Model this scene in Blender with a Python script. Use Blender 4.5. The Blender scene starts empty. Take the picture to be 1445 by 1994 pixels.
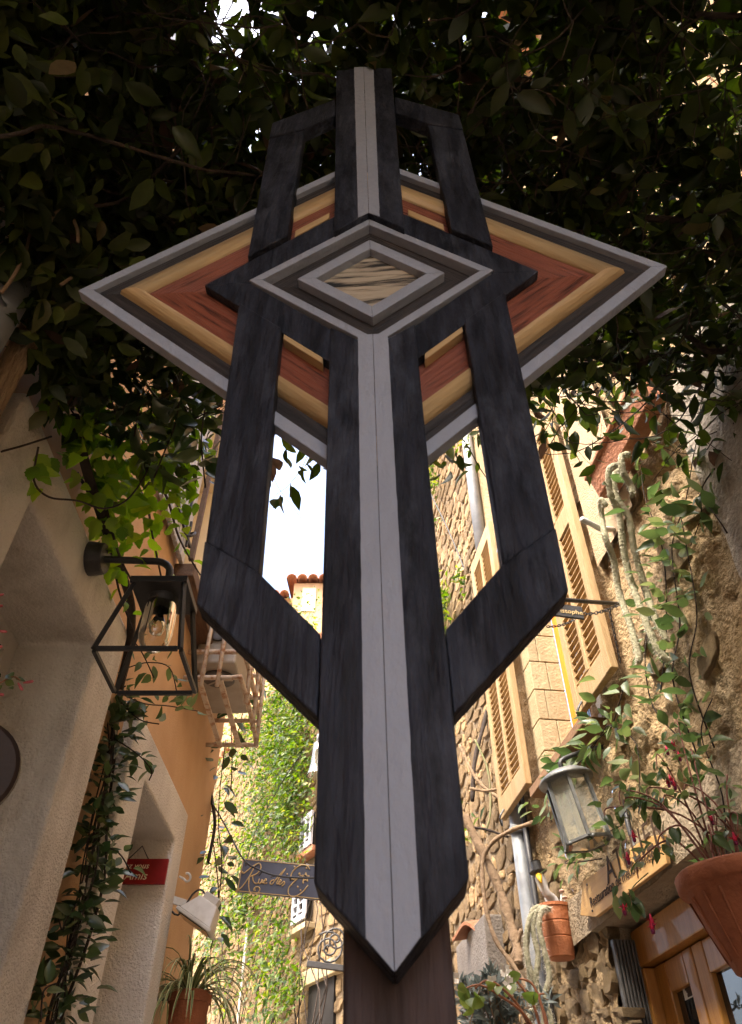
import bpy, bmesh, math, random
import numpy as np
from mathutils import Vector, Matrix, Euler, noise
random.seed(11)
rng = np.random.default_rng(7)
scene = bpy.context.scene
COL = scene.collection
R = math.radians

# ------------------------------------------------------------------ camera, sky, sun, exposure
cam_d = bpy.data.cameras.new('camera')
cam = bpy.data.objects.new('camera', cam_d)
COL.objects.link(cam)
cam.location = (0, 0, 1.55)
cam.rotation_euler = (R(90 + 43.4), 0, 0)
cam_d.sensor_fit = 'VERTICAL'
cam_d.sensor_height = 24.0
cam_d.lens = 24.0 * 1450.0 / 1994.0
cam_d.clip_start = 0.02
cam_d.clip_end = 400
cam_d.dof.use_dof = True
cam_d.dof.focus_distance = 2.5
cam_d.dof.aperture_fstop = cam_d.lens / 1.7
scene.camera = cam

SUN = Vector((-0.42, -0.36, 0.83)).normalized()          # direction towards the sun
world = bpy.data.worlds.new('World')
scene.world = world
world.use_nodes = True
wn = world.node_tree.nodes
sky = wn.new('ShaderNodeTexSky')
sky.sky_type = 'NISHITA'
sky.sun_disc = False
sky.sun_elevation = math.asin(SUN.z)
sky.sun_rotation = math.atan2(SUN.x, SUN.y)
sky.altitude = 300
sky.air_density = 1.0
sky.dust_density = 10.0
sky.ozone_density = 1.0
world.node_tree.links.new(sky.outputs[0], wn['Background'].inputs[0])
wn['Background'].inputs[1].default_value = 0.15
sun_d = bpy.data.lights.new('sun', 'SUN')
sun_d.energy = 1.15
sun_d.angle = R(11)
sun_d.color = (1.0, 0.91, 0.77)
sun = bpy.data.objects.new('sun', sun_d)
COL.objects.link(sun)
sun.rotation_euler = SUN.to_track_quat('Z', 'Y').to_euler()
scene.view_settings.view_transform = 'Standard'
scene.view_settings.look = 'None'
scene.view_settings.gamma = 1.0
scene.view_settings.use_curve_mapping = False
scene.view_settings.exposure = 2.8
scene.cycles.max_bounces = 7
scene.cycles.diffuse_bounces = 4
scene.cycles.transparent_max_bounces = 8

# ------------------------------------------------------------------ materials
def mat(name, col, col2=None, rough=0.7, scale=6.0, stretch=(1, 1, 1), rot=(0, 0, 0), bump=0.0, bscale=60.0,
        detail=5.0, metallic=0.0, spec=0.3, contrast=(0.35, 0.65), col3=None, stain=0.0, stain_col=(0.1, 0.08, 0.06),
        sscale=1.2, coat=0.0, var=0.0):
    m = bpy.data.materials.new(name)
    m.use_nodes = True
    nt = m.node_tree
    N, L = nt.nodes, nt.links
    b = N['Principled BSDF']
    b.inputs['Roughness'].default_value = rough
    b.inputs['Metallic'].default_value = metallic
    b.inputs['Specular IOR Level'].default_value = spec
    b.inputs['Coat Weight'].default_value = coat
    tc = N.new('ShaderNodeTexCoord')
    mp = N.new('ShaderNodeMapping')
    mp.vector_type = 'TEXTURE'
    mp.inputs['Rotation'].default_value = rot
    mp.inputs['Scale'].default_value = [1.0 / s for s in stretch]
    L.new(tc.outputs['Object'], mp.inputs[0])
    out = None
    if col2 is not None:
        nz = N.new('ShaderNodeTexNoise')
        nz.inputs['Scale'].default_value = scale
        nz.inputs['Detail'].default_value = detail
        nz.inputs['Roughness'].default_value = 0.62
        L.new(mp.outputs[0], nz.inputs['Vector'])
        cr = N.new('ShaderNodeValToRGB')
        cr.color_ramp.elements[0].position = contrast[0]
        cr.color_ramp.elements[1].position = contrast[1]
        cr.color_ramp.elements[0].color = (*col, 1)
        cr.color_ramp.elements[1].color = (*col2, 1)
        if col3:
            e = cr.color_ramp.elements.new((contrast[0] + contrast[1]) / 2)
            e.color = (*col3, 1)
        L.new(nz.outputs['Fac'], cr.inputs[0])
        out = cr.outputs[0]
    if stain > 0:
        n2 = N.new('ShaderNodeTexNoise')
        n2.inputs['Scale'].default_value = sscale
        n2.inputs['Detail'].default_value = 7
        n2.inputs['Roughness'].default_value = 0.68
        m2 = N.new('ShaderNodeMapping')
        m2.inputs['Scale'].default_value = (1, 1, 0.35)
        L.new(tc.outputs['Object'], m2.inputs[0])
        L.new(m2.outputs[0], n2.inputs['Vector'])
        r2 = N.new('ShaderNodeMapRange')
        r2.inputs[1].default_value = 0.5
        r2.inputs[2].default_value = 0.75
        r2.inputs[4].default_value = stain
        L.new(n2.outputs['Fac'], r2.inputs[0])
        mx = N.new('ShaderNodeMix')
        mx.data_type = 'RGBA'
        mx.inputs['B'].default_value = (*stain_col, 1)
        L.new(r2.outputs[0], mx.inputs['Factor'])
        if out:
            L.new(out, mx.inputs['A'])
        else:
            mx.inputs['A'].default_value = (*col, 1)
        out = mx.outputs['Result']
    if var > 0:
        oi = N.new('ShaderNodeObjectInfo')
        gi = N.new('ShaderNodeNewGeometry')
        ad = N.new('ShaderNodeMath'); ad.operation = 'ADD'
        fr = N.new('ShaderNodeMath'); fr.operation = 'FRACT'
        L.new(oi.outputs['Random'], ad.inputs[0]); L.new(gi.outputs['Random Per Island'], ad.inputs[1])
        L.new(ad.outputs[0], fr.inputs[0])
        mr = N.new('ShaderNodeMapRange')
        mr.inputs[3].default_value = 1 - var
        mr.inputs[4].default_value = 1 + var
        L.new(fr.outputs[0], mr.inputs[0])
        hs = N.new('ShaderNodeHueSaturation')
        L.new(mr.outputs[0], hs.inputs['Value'])
        if out:
            L.new(out, hs.inputs['Color'])
        else:
            hs.inputs['Color'].default_value = (*col, 1)
        out = hs.outputs[0]
    if out:
        L.new(out, b.inputs['Base Color'])
    else:
        b.inputs['Base Color'].default_value = (*col, 1)
    if bump > 0:
        nb = N.new('ShaderNodeTexNoise')
        nb.inputs['Scale'].default_value = bscale
        nb.inputs['Detail'].default_value = 6
        L.new(mp.outputs[0], nb.inputs['Vector'])
        bp = N.new('ShaderNodeBump')
        bp.inputs['Strength'].default_value = min(1.0, bump)
        bp.inputs['Distance'].default_value = 0.02 if bscale < 80 else 0.011
        L.new(nb.outputs['Fac'], bp.inputs['Height'])
        L.new(bp.outputs[0], b.inputs['Normal'])
    return m

def leafmat(name, stops, trans=0.35, rough=0.45, tcol=None, spec=0.4):
    """foliage: colour differs from leaf to leaf, light passes through"""
    m = bpy.data.materials.new(name)
    m.use_nodes = True
    nt = m.node_tree
    N, L = nt.nodes, nt.links
    b = N['Principled BSDF']
    b.inputs['Roughness'].default_value = rough
    b.inputs['Specular IOR Level'].default_value = spec
    oi = N.new('ShaderNodeObjectInfo')
    gi = N.new('ShaderNodeNewGeometry')
    ad = N.new('ShaderNodeMath'); ad.operation = 'ADD'
    fr = N.new('ShaderNodeMath'); fr.operation = 'FRACT'
    L.new(oi.outputs['Random'], ad.inputs[0]); L.new(gi.outputs['Random Per Island'], ad.inputs[1])
    L.new(ad.outputs[0], fr.inputs[0])
    cr = N.new('ShaderNodeValToRGB')
    el = cr.color_ramp.elements
    el[0].position, el[0].color = stops[0][0], (*stops[0][1], 1)
    el[1].position, el[1].color = stops[-1][0], (*stops[-1][1], 1)
    for p, c in stops[1:-1]:
        e = el.new(p); e.color = (*c, 1)
    L.new(fr.outputs[0], cr.inputs[0])
    nz = N.new('ShaderNodeTexNoise')
    nz.inputs['Scale'].default_value = 70
    tc = N.new('ShaderNodeTexCoord')
    L.new(tc.outputs['Object'], nz.inputs['Vector'])
    mr = N.new('ShaderNodeMapRange')
    mr.inputs[3].default_value = 0.7; mr.inputs[4].default_value = 1.3
    L.new(nz.outputs['Fac'], mr.inputs[0])
    hs = N.new('ShaderNodeHueSaturation')
    L.new(mr.outputs[0], hs.inputs['Value']); L.new(cr.outputs[0], hs.inputs['Color'])
    L.new(hs.outputs[0], b.inputs['Base Color'])
    t = N.new('ShaderNodeBsdfTranslucent')
    gm = N.new('ShaderNodeHueSaturation')
    gm.inputs['Value'].default_value = 2.2
    gm.inputs['Saturation'].default_value = 1.15
    L.new(hs.outputs[0], gm.inputs['Color'])
    L.new(gm.outputs[0], t.inputs[0])
    mx = N.new('ShaderNodeMixShader')
    mx.inputs[0].default_value = trans
    L.new(b.outputs[0], mx.inputs[1]); L.new(t.outputs[0], mx.inputs[2])
    L.new(mx.outputs[0], N['Material Output'].inputs['Surface'])
    return m

def glassmat(name, tint=(0.9, 0.93, 0.9), alpha=0.75, rough=0.03):
    m = bpy.data.materials.new(name)
    m.use_nodes = True
    N, L = m.node_tree.nodes, m.node_tree.links
    N.remove(N['Principled BSDF'])
    tr = N.new('ShaderNodeBsdfTransparent'); tr.inputs[0].default_value = (*tint, 1)
    gl = N.new('ShaderNodeBsdfGlossy'); gl.inputs['Roughness'].default_value = rough
    fz = N.new('ShaderNodeFresnel'); fz.inputs[0].default_value = 1.5
    ad = N.new('ShaderNodeMath'); ad.operation = 'ADD'; ad.inputs[1].default_value = 0.04
    mx = N.new('ShaderNodeMixShader')
    L.new(fz.outputs[0], ad.inputs[0])
    L.new(ad.outputs[0], mx.inputs[0]); L.new(tr.outputs[0], mx.inputs[1]); L.new(gl.outputs[0], mx.inputs[2])
    if alpha < 1:
        df = N.new('ShaderNodeBsdfDiffuse'); df.inputs[0].default_value = (0.62, 0.63, 0.55, 1)
        m2 = N.new('ShaderNodeMixShader'); m2.inputs[0].default_value = 1 - alpha
        L.new(mx.outputs[0], m2.inputs[1]); L.new(df.outputs[0], m2.inputs[2])
        L.new(m2.outputs[0], N['Material Output'].inputs['Surface'])
    else:
        L.new(mx.outputs[0], N['Material Output'].inputs['Surface'])
    return m

# ------------------------------------------------------------------ mesh helpers
def wloc(o):
    p = Vector((0, 0, 0))
    while o is not None:
        p = p + o.location
        o = o.parent
    return p

class MB:
    def __init__(self):
        self.v = []; self.f = []
    def add(self, vs, fs):
        n = len(self.v)
        self.v += [tuple(p) for p in vs]
        self.f += [tuple(i + n for i in f) for f in fs]
        return self
    def prism(self, pts, ext):
        """polygon given by 3-D points, pushed along ext"""
        n = len(pts)
        a = [Vector(p) for p in pts]
        e = Vector(ext)
        nrm = Vector((0, 0, 0))
        for i in range(n):
            nrm += (a[i] - a[0]).cross(a[(i + 1) % n] - a[0])
        if nrm.dot(e) > 0:
            a = a[::-1]
        b = [p + e for p in a]
        fs = [tuple(range(n)), tuple(range(2 * n - 1, n - 1, -1))]
        for i in range(n):
            j = (i + 1) % n
            fs.append((j, i, n + i, n + j))
        return self.add(a + b, fs)
    def box(self, lo, hi):
        x0, y0, z0 = lo; x1, y1, z1 = hi
        return self.prism([(x0, y0, z0), (x1, y0, z0), (x1, y1, z0), (x0, y1, z0)], (0, 0, z1 - z0))
    def obox(self, c, ax, ay, az):
        """box from centre and three half vectors"""
        c, ax, ay, az = map(Vector, (c, ax, ay, az))
        return self.prism([c - ax - ay - az, c + ax - ay - az, c + ax + ay - az, c - ax + ay - az], az * 2)
    def bar(self, p, q, w, h=None, up=(0, 0, 1)):
        p, q = Vector(p), Vector(q)
        d = (q - p).normalized()
        u = Vector(up)
        if abs(d.dot(u)) > 0.98:
            u = Vector((0, 1, 0))
        s = d.cross(u).normalized(); u = s.cross(d).normalized()
        h = w if h is None else h
        return self.obox((p + q) / 2, (q - p) / 2, s * w / 2, u * h / 2)
    def tube(self, pts, r, n=6, cap=True):
        pts = [Vector(p) for p in pts]
        m = len(pts)
        rs = r if isinstance(r, (list, tuple)) else [r] * m
        base = len(self.v)
        u = None
        for i, p in enumerate(pts):
            d = (pts[min(i + 1, m - 1)] - pts[max(i - 1, 0)])
            if d.length < 1e-9:
                d = Vector((0, 0, 1))
            d.normalize()
            if u is None:
                u = d.orthogonal().normalized()
            else:
                u = (u - d * u.dot(d))
                u = u.normalized() if u.length > 1e-6 else d.orthogonal().normalized()
            w = d.cross(u)
            for k in range(n):
                a = 2 * math.pi * k / n
                self.v.append(tuple(p + (u * math.cos(a) + w * math.sin(a)) * rs[i]))
        for i in range(m - 1):
            for k in range(n):
                k2 = (k + 1) % n
                self.f.append((base + i * n + k, base + i * n + k2, base + (i + 1) * n + k2, base + (i + 1) * n + k))
        if cap:
            self.f.append(tuple(base + k for k in range(n))[::-1])
            self.f.append(tuple(base + (m - 1) * n + k for k in range(n)))
        return self
    def lathe(self, c, prof, n=24, ax=(0, 0, 1), closed=True):
        """prof = [(radius, height)], turned about ax through c"""
        c = Vector(c); a = Vector(ax).normalized()
        u = a.orthogonal().normalized(); w = a.cross(u)
        base = len(self.v); m = len(prof)
        for r, z in prof:
            for k in range(n):
                t = 2 * math.pi * k / n
                self.v.append(tuple(c + a * z + (u * math.cos(t) + w * math.sin(t)) * r))
        for i in range(m - 1):
            for k in range(n):
                k2 = (k + 1) % n
                self.f.append((base + i * n + k, base + i * n + k2, base + (i + 1) * n + k2, base + (i + 1) * n + k))
        if closed:
            self.f.append(tuple(base + k for k in range(n))[::-1])
            self.f.append(tuple(base + (m - 1) * n + k for k in range(n)))
        return self
    def build(self, name, material, parent=None, smooth=False, bevel=0.0, seg=2, label=None):
        me = bpy.data.meshes.new(name)
        me.from_pydata(self.v, [], self.f)
        me.update()
        if smooth:
            me.polygons.foreach_set('use_smooth', [True] * len(me.polygons))
        me.materials.append(material)
        o = bpy.data.objects.new(name, me)
        COL.objects.link(o)
        if parent is not None:
            o.parent = parent
            o.location = -wloc(parent)
        if bevel > 0:
            b = o.modifiers.new('bevel', 'BEVEL')
            b.width = bevel; b.segments = seg; b.limit_method = 'ANGLE'; b.angle_limit = R(35)
            b.harden_normals = False
        if label:
            o['label'] = label
        return o

def thing(name, loc, label, cat, group=None):
    o = bpy.data.objects.new(name, None)
    o.empty_display_size = 0.1
    o.location = loc
    COL.objects.link(o)
    o['label'] = label; o['category'] = cat
    if group:
        o['group'] = group
    return o

def tag(o, label, cat, group=None):
    o['label'] = label; o['category'] = cat
    if group:
        o['group'] = group
    return o

def put(me, name, M, parent):
    o = bpy.data.objects.new(name, me)
    COL.objects.link(o)
    o.parent = parent
    o.matrix_local = Matrix.Translation(-wloc(parent)) @ M
    return o

def lettering(s, org, xd, yd, size, material, parent, shear=0.0, name='lettering', align='LEFT', depth=0.0008, spacing=1.0):
    cu = bpy.data.curves.new(name, 'FONT')
    cu.body = s; cu.size = size; cu.shear = shear; cu.align_x = align; cu.extrude = depth
    cu.space_character = spacing
    cu.resolution_u = 3
    t = bpy.data.objects.new(name, cu)
    COL.objects.link(t)
    dg = bpy.context.evaluated_depsgraph_get()
    me = bpy.data.meshes.new_from_object(t.evaluated_get(dg))
    bpy.data.objects.remove(t)
    xd = Vector(xd).normalized(); yd = Vector(yd).normalized(); zd = xd.cross(yd)
    M = Matrix((xd, yd, zd)).transposed().to_4x4()
    M.translation = Vector(org)
    me.transform(M)
    me.materials.clear(); me.materials.append(material)
    o = bpy.data.objects.new(name, me)
    COL.objects.link(o)
    o.parent = parent; o.location = -wloc(parent)
    return o

# ------------------------------------------------------------------ foliage helpers
def leaf_template(rows, fold=0.18, curl=0.25, wob=0.0, seed=0):
    """rows = [(t, halfwidth)]; folded along the midrib, tip bent down; triangles only"""
    rr = random.Random(seed)
    V = []; T = []
    prev = None
    for t, w in rows:
        z = -curl * t * t
        if w <= 1e-6:
            V.append((0, t, z)); cur = (len(V) - 1,)
        else:
            V.append((-w, t + rr.uniform(-wob, wob), z + fold * w * 1.4 + rr.uniform(-wob, wob)))
            V.append((0, t, z))
            V.append((w, t + rr.uniform(-wob, wob), z + fold * w * 1.4 + rr.uniform(-wob, wob)))
            n = len(V); cur = (n - 3, n - 2, n - 1)
        if prev is not None:
            if len(prev) == 1 and len(cur) == 3:
                T += [(prev[0], cur[1], cur[0]), (prev[0], cur[2], cur[1])]
            elif len(prev) == 3 and len(cur) == 1:
                T += [(prev[0], prev[1], cur[0]), (prev[1], prev[2], cur[0])]
            elif len(prev) == 3:
                for a in (0, 1):
                    T += [(prev[a], prev[a + 1], cur[a + 1]), (prev[a], cur[a + 1], cur[a])]
        prev = cur
    return np.array(V, float), np.array(T, int)

OVAL = [leaf_template([(0, 0), (.12, .12), (.35, .225), (.6, .205), (.82, .10), (1, 0)], f, c, .01, i)
        for i, (f, c) in enumerate([(.2, .15), (.45, .35), (.1, -.1), (.3, .05)])]
LANCE = [leaf_template([(0, 0), (.15, .08), (.4, .15), (.7, .11), (1, 0)], f, c, .01, i)
         for i, (f, c) in enumerate([(.3, .2), (.5, .45), (.15, 0)])]
SERR = [leaf_template([(0, 0), (.06, .16), (.2, .34), (.27, .30), (.42, .36), (.5, .29), (.64, .28), (.72, .19), (.86, .14), (1, 0)], f, c, .012, i)
        for i, (f, c) in enumerate([(.15, .2), (.3, .4), (.05, 0)])]
TINY = [leaf_template([(0, 0), (.4, .24), (1, 0)], f, c, .02, i) for i, (f, c) in enumerate([(.3, .2), (.6, .4), (.1, -.2)])]
ROUND = [leaf_template([(0, 0), (.08, .22), (.3, .38), (.6, .36), (.85, .2), (1, 0)], f, c, .015, i)
         for i, (f, c) in enumerate([(.2, .2), (.35, .35)])]

def frames(P, D, Nn, S):
    """positions, length directions, normals, sizes -> (n,3,3) axes scaled and positions"""
    P = np.asarray(P, float); D = np.asarray(D, float); Nn = np.asarray(Nn, float); S = np.asarray(S, float)
    D = D / np.linalg.norm(D, axis=1, keepdims=True)
    X = np.cross(D, Nn)
    l = np.linalg.norm(X, axis=1, keepdims=True); l[l < 1e-6] = 1
    X = X / l
    Z = np.cross(X, D)
    A = np.stack([X, D, Z], axis=2) * S[:, None, None]
    return P, A

CAMP = np.array([0, 0, 1.55]); CF = np.array([0, math.cos(R(43.4)), math.sin(R(43.4))]); CU = np.array([0, -math.sin(R(43.4)), math.cos(R(43.4))])
def shown(P, S):
    """how large a piece of size S at P can show from the street (0 when out of view)"""
    q = np.asarray(P, float) - CAMP
    d = q @ CF
    ok = (d > .05) & (np.abs(q[:, 0] / np.maximum(d, .05)) < .51) & (np.abs((q @ CU) / np.maximum(d, .05)) < .70)
    return np.where(ok, np.asarray(S) / np.maximum(d, .05), 0)

def leaves(parent, templates, material, P, D, Nn, S, nparts=0, part='leaf', rest='foliage', boost=None):
    P, A = frames(P, D, Nn, S)
    n = len(P)
    score = shown(P, S)
    if boost is not None:
        score = score * boost
    order = np.argsort(-score)
    sel = [i for i in order[:nparts] if score[i] > 0]
    selset = np.zeros(n, bool); selset[sel] = True
    kind = rng.integers(0, len(templates), n)
    key = (id(templates), material.name)
    mes = []
    if sel:
        for k, (V, T) in enumerate(templates):
            me = bpy.data.meshes.new(part)
            me.from_pydata([tuple(v) for v in V], [], [tuple(int(i) for i in t) for t in T])
            me.polygons.foreach_set('use_smooth', [True] * len(T))
            me.materials.append(material)
            mes.append(me)
        for i in sel:
            M = Matrix([[*A[i][r], P[i][r]] for r in range(3)] + [[0, 0, 0, 1]])
            put(mes[kind[i]], part, M, parent)
    VV = []; TT_ = []; off = 0
    for k, (V, T) in enumerate(templates):
        idx = np.where((kind == k) & ~selset)[0]
        if len(idx) == 0:
            continue
        W = np.einsum('nij,vj->nvi', A[idx], V) + P[idx][:, None, :]
        VV.append(W.reshape(-1, 3))
        F = T[None, :, :] + (np.arange(len(idx)) * len(V))[:, None, None] + off
        TT_.append(F.reshape(-1, 3)); off += len(idx) * len(V)
    if not VV:
        return None
    V = np.concatenate(VV); T = np.concatenate(TT_)
    me = bpy.data.meshes.new(rest)
    me.vertices.add(len(V)); me.vertices.foreach_set('co', V.ravel())
    me.loops.add(T.size); me.loops.foreach_set('vertex_index', T.ravel().astype(np.int32))
    me.polygons.add(len(T)); me.polygons.foreach_set('loop_start', (np.arange(len(T)) * 3).astype(np.int32))
    me.polygons.foreach_set('use_smooth', np.ones(len(T), bool))
    me.update(calc_edges=True)
    me.materials.append(material)
    o = bpy.data.objects.new(rest, me)
    COL.objects.link(o)
    o.parent = parent; o.location = -wloc(parent)
    o['kind'] = 'stuff'
    return o

def rnd_dirs(n, bias=(0, 0, 0), spread=1.0):
    d = rng.normal(size=(n, 3)) * spread + np.array(bias)
    return d / np.linalg.norm(d, axis=1, keepdims=True)

def wander(p, d, length, step, wob, grav=0.0, keep=None):
    """a wandering stem"""
    p = Vector(p); d = Vector(d).normalized(); pts = [p.copy()]
    n = max(2, int(length / step))
    for i in range(n):
        d = (d + Vector(rng.normal(size=3)) * wob + Vector((0, 0, -grav))).normalized()
        p = p + d * step
        if keep:
            p = keep(p)
        pts.append(p.copy())
    return pts

def smooth_path(pts, k=4):
    """Catmull-Rom through the points"""
    P = [Vector(p) for p in pts]
    if len(P) < 3:
        return P
    out = []
    for i in range(len(P) - 1):
        p0 = P[max(i - 1, 0)]; p1 = P[i]; p2 = P[i + 1]; p3 = P[min(i + 2, len(P) - 1)]
        for j in range(k):
            t = j / k
            out.append(0.5 * ((2 * p1) + (p2 - p0) * t + (2 * p0 - 5 * p1 + 4 * p2 - p3) * t * t + (3 * p1 - p0 - 3 * p2 + p3) * t ** 3))
    out.append(P[-1])
    return out

def along(paths, per_m, off, size, size_var=.3, lean=(0, 0, 0), out=(0, 0, 0), outw=.6):
    """leaves set along stems: returns P, D, N, S"""
    P = []; D = []; Nn = []; S = []
    for pts in paths:
        for a, b in zip(pts[:-1], pts[1:]):
            L = (b - a).length
            n = int(L * per_m + rng.random())
            t = (b - a).normalized() if L > 0 else Vector((0, 0, 1))
            for _ in range(n):
                q = a.lerp(b, rng.random())
                side = Vector(rng.normal(size=3)); side = (side - t * side.dot(t)).normalized()
                side = (side + Vector(out) * outw)
                P.append(q + side * off * rng.random())
                D.append(side + t * .3 + Vector(lean) + Vector(rng.normal(size=3)) * .25)
                Nn.append(Vector(out) * .8 + Vector((0, 0, .7)) + Vector(rng.normal(size=3)) * .45)
                S.append(size * (1 + rng.uniform(-size_var, size_var)))
    return P, D, Nn, S

# ------------------------------------------------------------------ frames of the street
RO = Vector((1.5, 0, 0)); RD = Vector((-math.sin(R(7.6)), math.cos(R(7.6)), 0)); RN = Vector((-math.cos(R(7.6)), -math.sin(R(7.6)), 0))
FO = Vector((.62, 6.6, 0)); FD = Vector((-math.sin(R(28)), math.cos(R(28)), 0)); FN = Vector((-math.cos(R(28)), -math.sin(R(28)), 0))
UP = Vector((0, 0, 1))
def rw(s, h, o=0.0):
    return RO + RD * s + RN * o + UP * h
def fw(s, h, o=0.0):
    return FO + FD * s + FN * o + UP * h
def lw(s, h, o=0.0):
    return Vector((-1.0 + o, s, h))

def relief(frame, rects, step, fn):
    """sheets of wall with real relief; fn(s, h) gives the height above the wall plane"""
    m = MB()
    for s0, s1, h0, h1 in rects:
        ns = max(1, int(round((s1 - s0) / step))); nh = max(1, int(round((h1 - h0) / step)))
        b = len(m.v)
        for j in range(nh + 1):
            for i in range(ns + 1):
                s = s0 + (s1 - s0) * i / ns; h = h0 + (h1 - h0) * j / nh
                m.v.append(tuple(frame(s, h, fn(s, h))))
        for j in range(nh):
            for i in range(ns):
                a = b + j * (ns + 1) + i
                q = (a, a + 1, a + ns + 2, a + ns + 1)
                m.f.append(q)
    return m

def stone_mesh(seed, material, name='stone'):
    rr = random.Random(seed)
    n = rr.choice([7, 8, 9])
    base = []
    for k in range(n):
        a = 2 * math.pi * (k + rr.uniform(-.25, .25)) / n
        c, s = math.cos(a), math.sin(a)
        q = (abs(c) ** 3.2 + abs(s) ** 5.0) ** (-1 / 5.0) * rr.uniform(.80, 1.06) * .5
        base.append((c * q, s * q))
    V = []
    for sc, z in ((1.0, -.6), (.98, .15), (.86, .38)):
        for x, y in base:
            V.append((x * sc + rr.uniform(-.03, .03), y * sc + rr.uniform(-.03, .03), z + rr.uniform(-.12, .12)))
    V.append((rr.uniform(-.1, .1), rr.uniform(-.1, .1), rr.uniform(.3, .5)))
    Fc = []
    for r in range(2):
        for k in range(n):
            k2 = (k + 1) % n
            Fc.append((r * n + k, r * n + k2, (r + 1) * n + k2, (r + 1) * n + k))
    for k in range(n):
        Fc.append((2 * n + k, 2 * n + (k + 1) % n, 3 * n))
    me = bpy.data.meshes.new(name)
    me.from_pydata(V, [], Fc)
    me.polygons.foreach_set('use_smooth', [False] * len(Fc))
    me.materials.append(material)
    return me

def rubble(parent, frame, fx, fn, rects, material, nparts, hr=(.07, .16), wr=(.10, .30), d=(.03, .08), skip=None, prob=1.0, tilt=.12):
    """courses of uneven stones; the stones that show largest are parts, the others one joined part"""
    mes = [stone_mesh(50 + i, material) for i in range(10)]
    items = []
    for s0, s1, h0, h1 in rects:
        h = h0
        while h < h1:
            rh = random.uniform(*hr)
            s = s0 + random.uniform(-.1, 0)
            while s < s1:
                w = random.uniform(*wr)
                if random.random() < prob and not (skip and skip(s + w / 2, h + rh / 2)):
                    items.append((s + w / 2, h + rh / 2 + random.uniform(-.02, .02), w * random.uniform(.9, 1.02),
                                  rh * random.uniform(.85, 1.12), random.uniform(*d), random.uniform(-tilt, tilt)))
                s += w
            h += rh
    P = np.array([frame(a, b, 0) for a, b, *_ in items])
    sc = shown(P, [i[2] for i in items])
    order = np.argsort(-sc)
    chosen = set(int(i) for i in order[:nparts] if sc[i] > 0)
    rest = MB()
    for i, (s, h, w, rh, dd, tl) in enumerate(items):
        x = fx * math.cos(tl) + UP * math.sin(tl); y = -fx * math.sin(tl) + UP * math.cos(tl)
        M = Matrix((x * w, y * rh, fn * dd)).transposed().to_4x4()
        M.translation = frame(s, h, 0)
        me = random.choice(mes)
        if i in chosen:
            put(me, 'stone', M, parent)
        else:
            rest.add([M @ v.co for v in me.vertices], [tuple(p.vertices) for p in me.polygons])
    if rest.v:
        o = rest.build('rubble_stones', material, parent)
        o['kind'] = 'stuff'

# ------------------------------------------------------------------ palette
M_cream = mat('cream_plaster', (.68, .65, .605), (.56, .53, .49), .9, 2.2, bump=.55, bscale=130, stain=.45, stain_col=(.30, .22, .15), sscale=2.2)
M_cream_rough = mat('roughcast_cream', (.70, .67, .62), (.57, .54, .50), .92, 3.0, bump=1.0, bscale=95, stain=.9, stain_col=(.30, .26, .21), sscale=2.6)
M_orange = mat('orange_limewash', (.55, .36, .21), (.46, .28, .145), .9, 1.6, bump=.35, bscale=110, stain=.7, stain_col=(.55, .38, .22), sscale=1.7)
M_farplaster = mat('yellow_cream_plaster', (.66, .55, .36), (.60, .48, .30), .9, 2.0, bump=.2, bscale=110)
M_stone = mat('warm_limestone', (.28, .19, .095), (.16, .105, .05), .92, 11, bump=1.0, bscale=40, col3=(.225, .15, .075), var=.38)
M_mortar = mat('lime_mortar', (.16, .115, .067), (.215, .158, .095), .95, 7, bump=.9, bscale=50)
M_render = mat('rough_stone_render', (.36, .26, .145), (.25, .175, .095), .95, 5, bump=1.0, bscale=55, stain=.55, stain_col=(.17, .145, .11), sscale=2.6, col3=(.32, .225, .118))
M_greystone = mat('grey_render', (.33, .29, .24), (.24, .21, .17), .95, 6, bump=.8, bscale=60)
M_block = mat('cream_stone_block', (.37, .295, .175), (.30, .235, .135), .9, 9, bump=.3, bscale=60, var=.06)
M_lintel = mat('lintel_stone', (.36, .29, .20), (.27, .21, .14), .95, 16, bump=.8, bscale=60)
M_shut = mat('yellow_pine_shutter', (.38, .26, .125), (.29, .187, .083), .65, 5, stretch=(14, 14, 1), bump=.35, bscale=30, stain=.8, stain_col=(.40, .30, .19), sscale=5)
M_slat = mat('yellow_pine_slat', (.37, .247, .112), (.30, .187, .079), .65, 8, bump=.15, bscale=50, var=.1)
M_white = mat('white_painted_wood', (.50, .51, .55), (.43, .44, .48), .6, 10, bump=.1, bscale=60)
M_sill = mat('dark_brown_wood', (.09, .052, .032), (.14, .085, .05), .7, 8, stretch=(8, 1, 8), bump=.3, bscale=30)
M_orangewood = mat('orange_varnished_wood', (.58, .22, .022), (.50, .17, .015), .4, 6, stretch=(10, 10, 1), coat=.2)
M_doorwood = mat('amber_door_wood', (.42, .20, .045), (.32, .14, .028), .45, 5, stretch=(12, 12, 1), bump=.2, bscale=30, coat=.15)
M_tile = mat('terracotta_tile', (.38, .165, .085), (.27, .11, .06), .85, 14, bump=.5, bscale=60, stain=.5, stain_col=(.36, .26, .18), sscale=6, var=.15)
M_paving = mat('street_paving', (.36, .31, .25), (.27, .23, .18), .9, 4, bump=.5, bscale=40)
M_iron = mat('black_iron', (.018, .018, .02), (.03, .028, .027), .5, 40, bump=.15, bscale=160, spec=.5)
M_rustwhite = mat('rusty_white_paint', (.56, .47, .37), (.34, .16, .07), .7, 22, contrast=(.48, .66), bump=.3, bscale=120)
M_zinc = mat('grey_zinc', (.30, .315, .33), (.22, .235, .25), .55, 9, bump=.1, bscale=60, metallic=.25)
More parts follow.
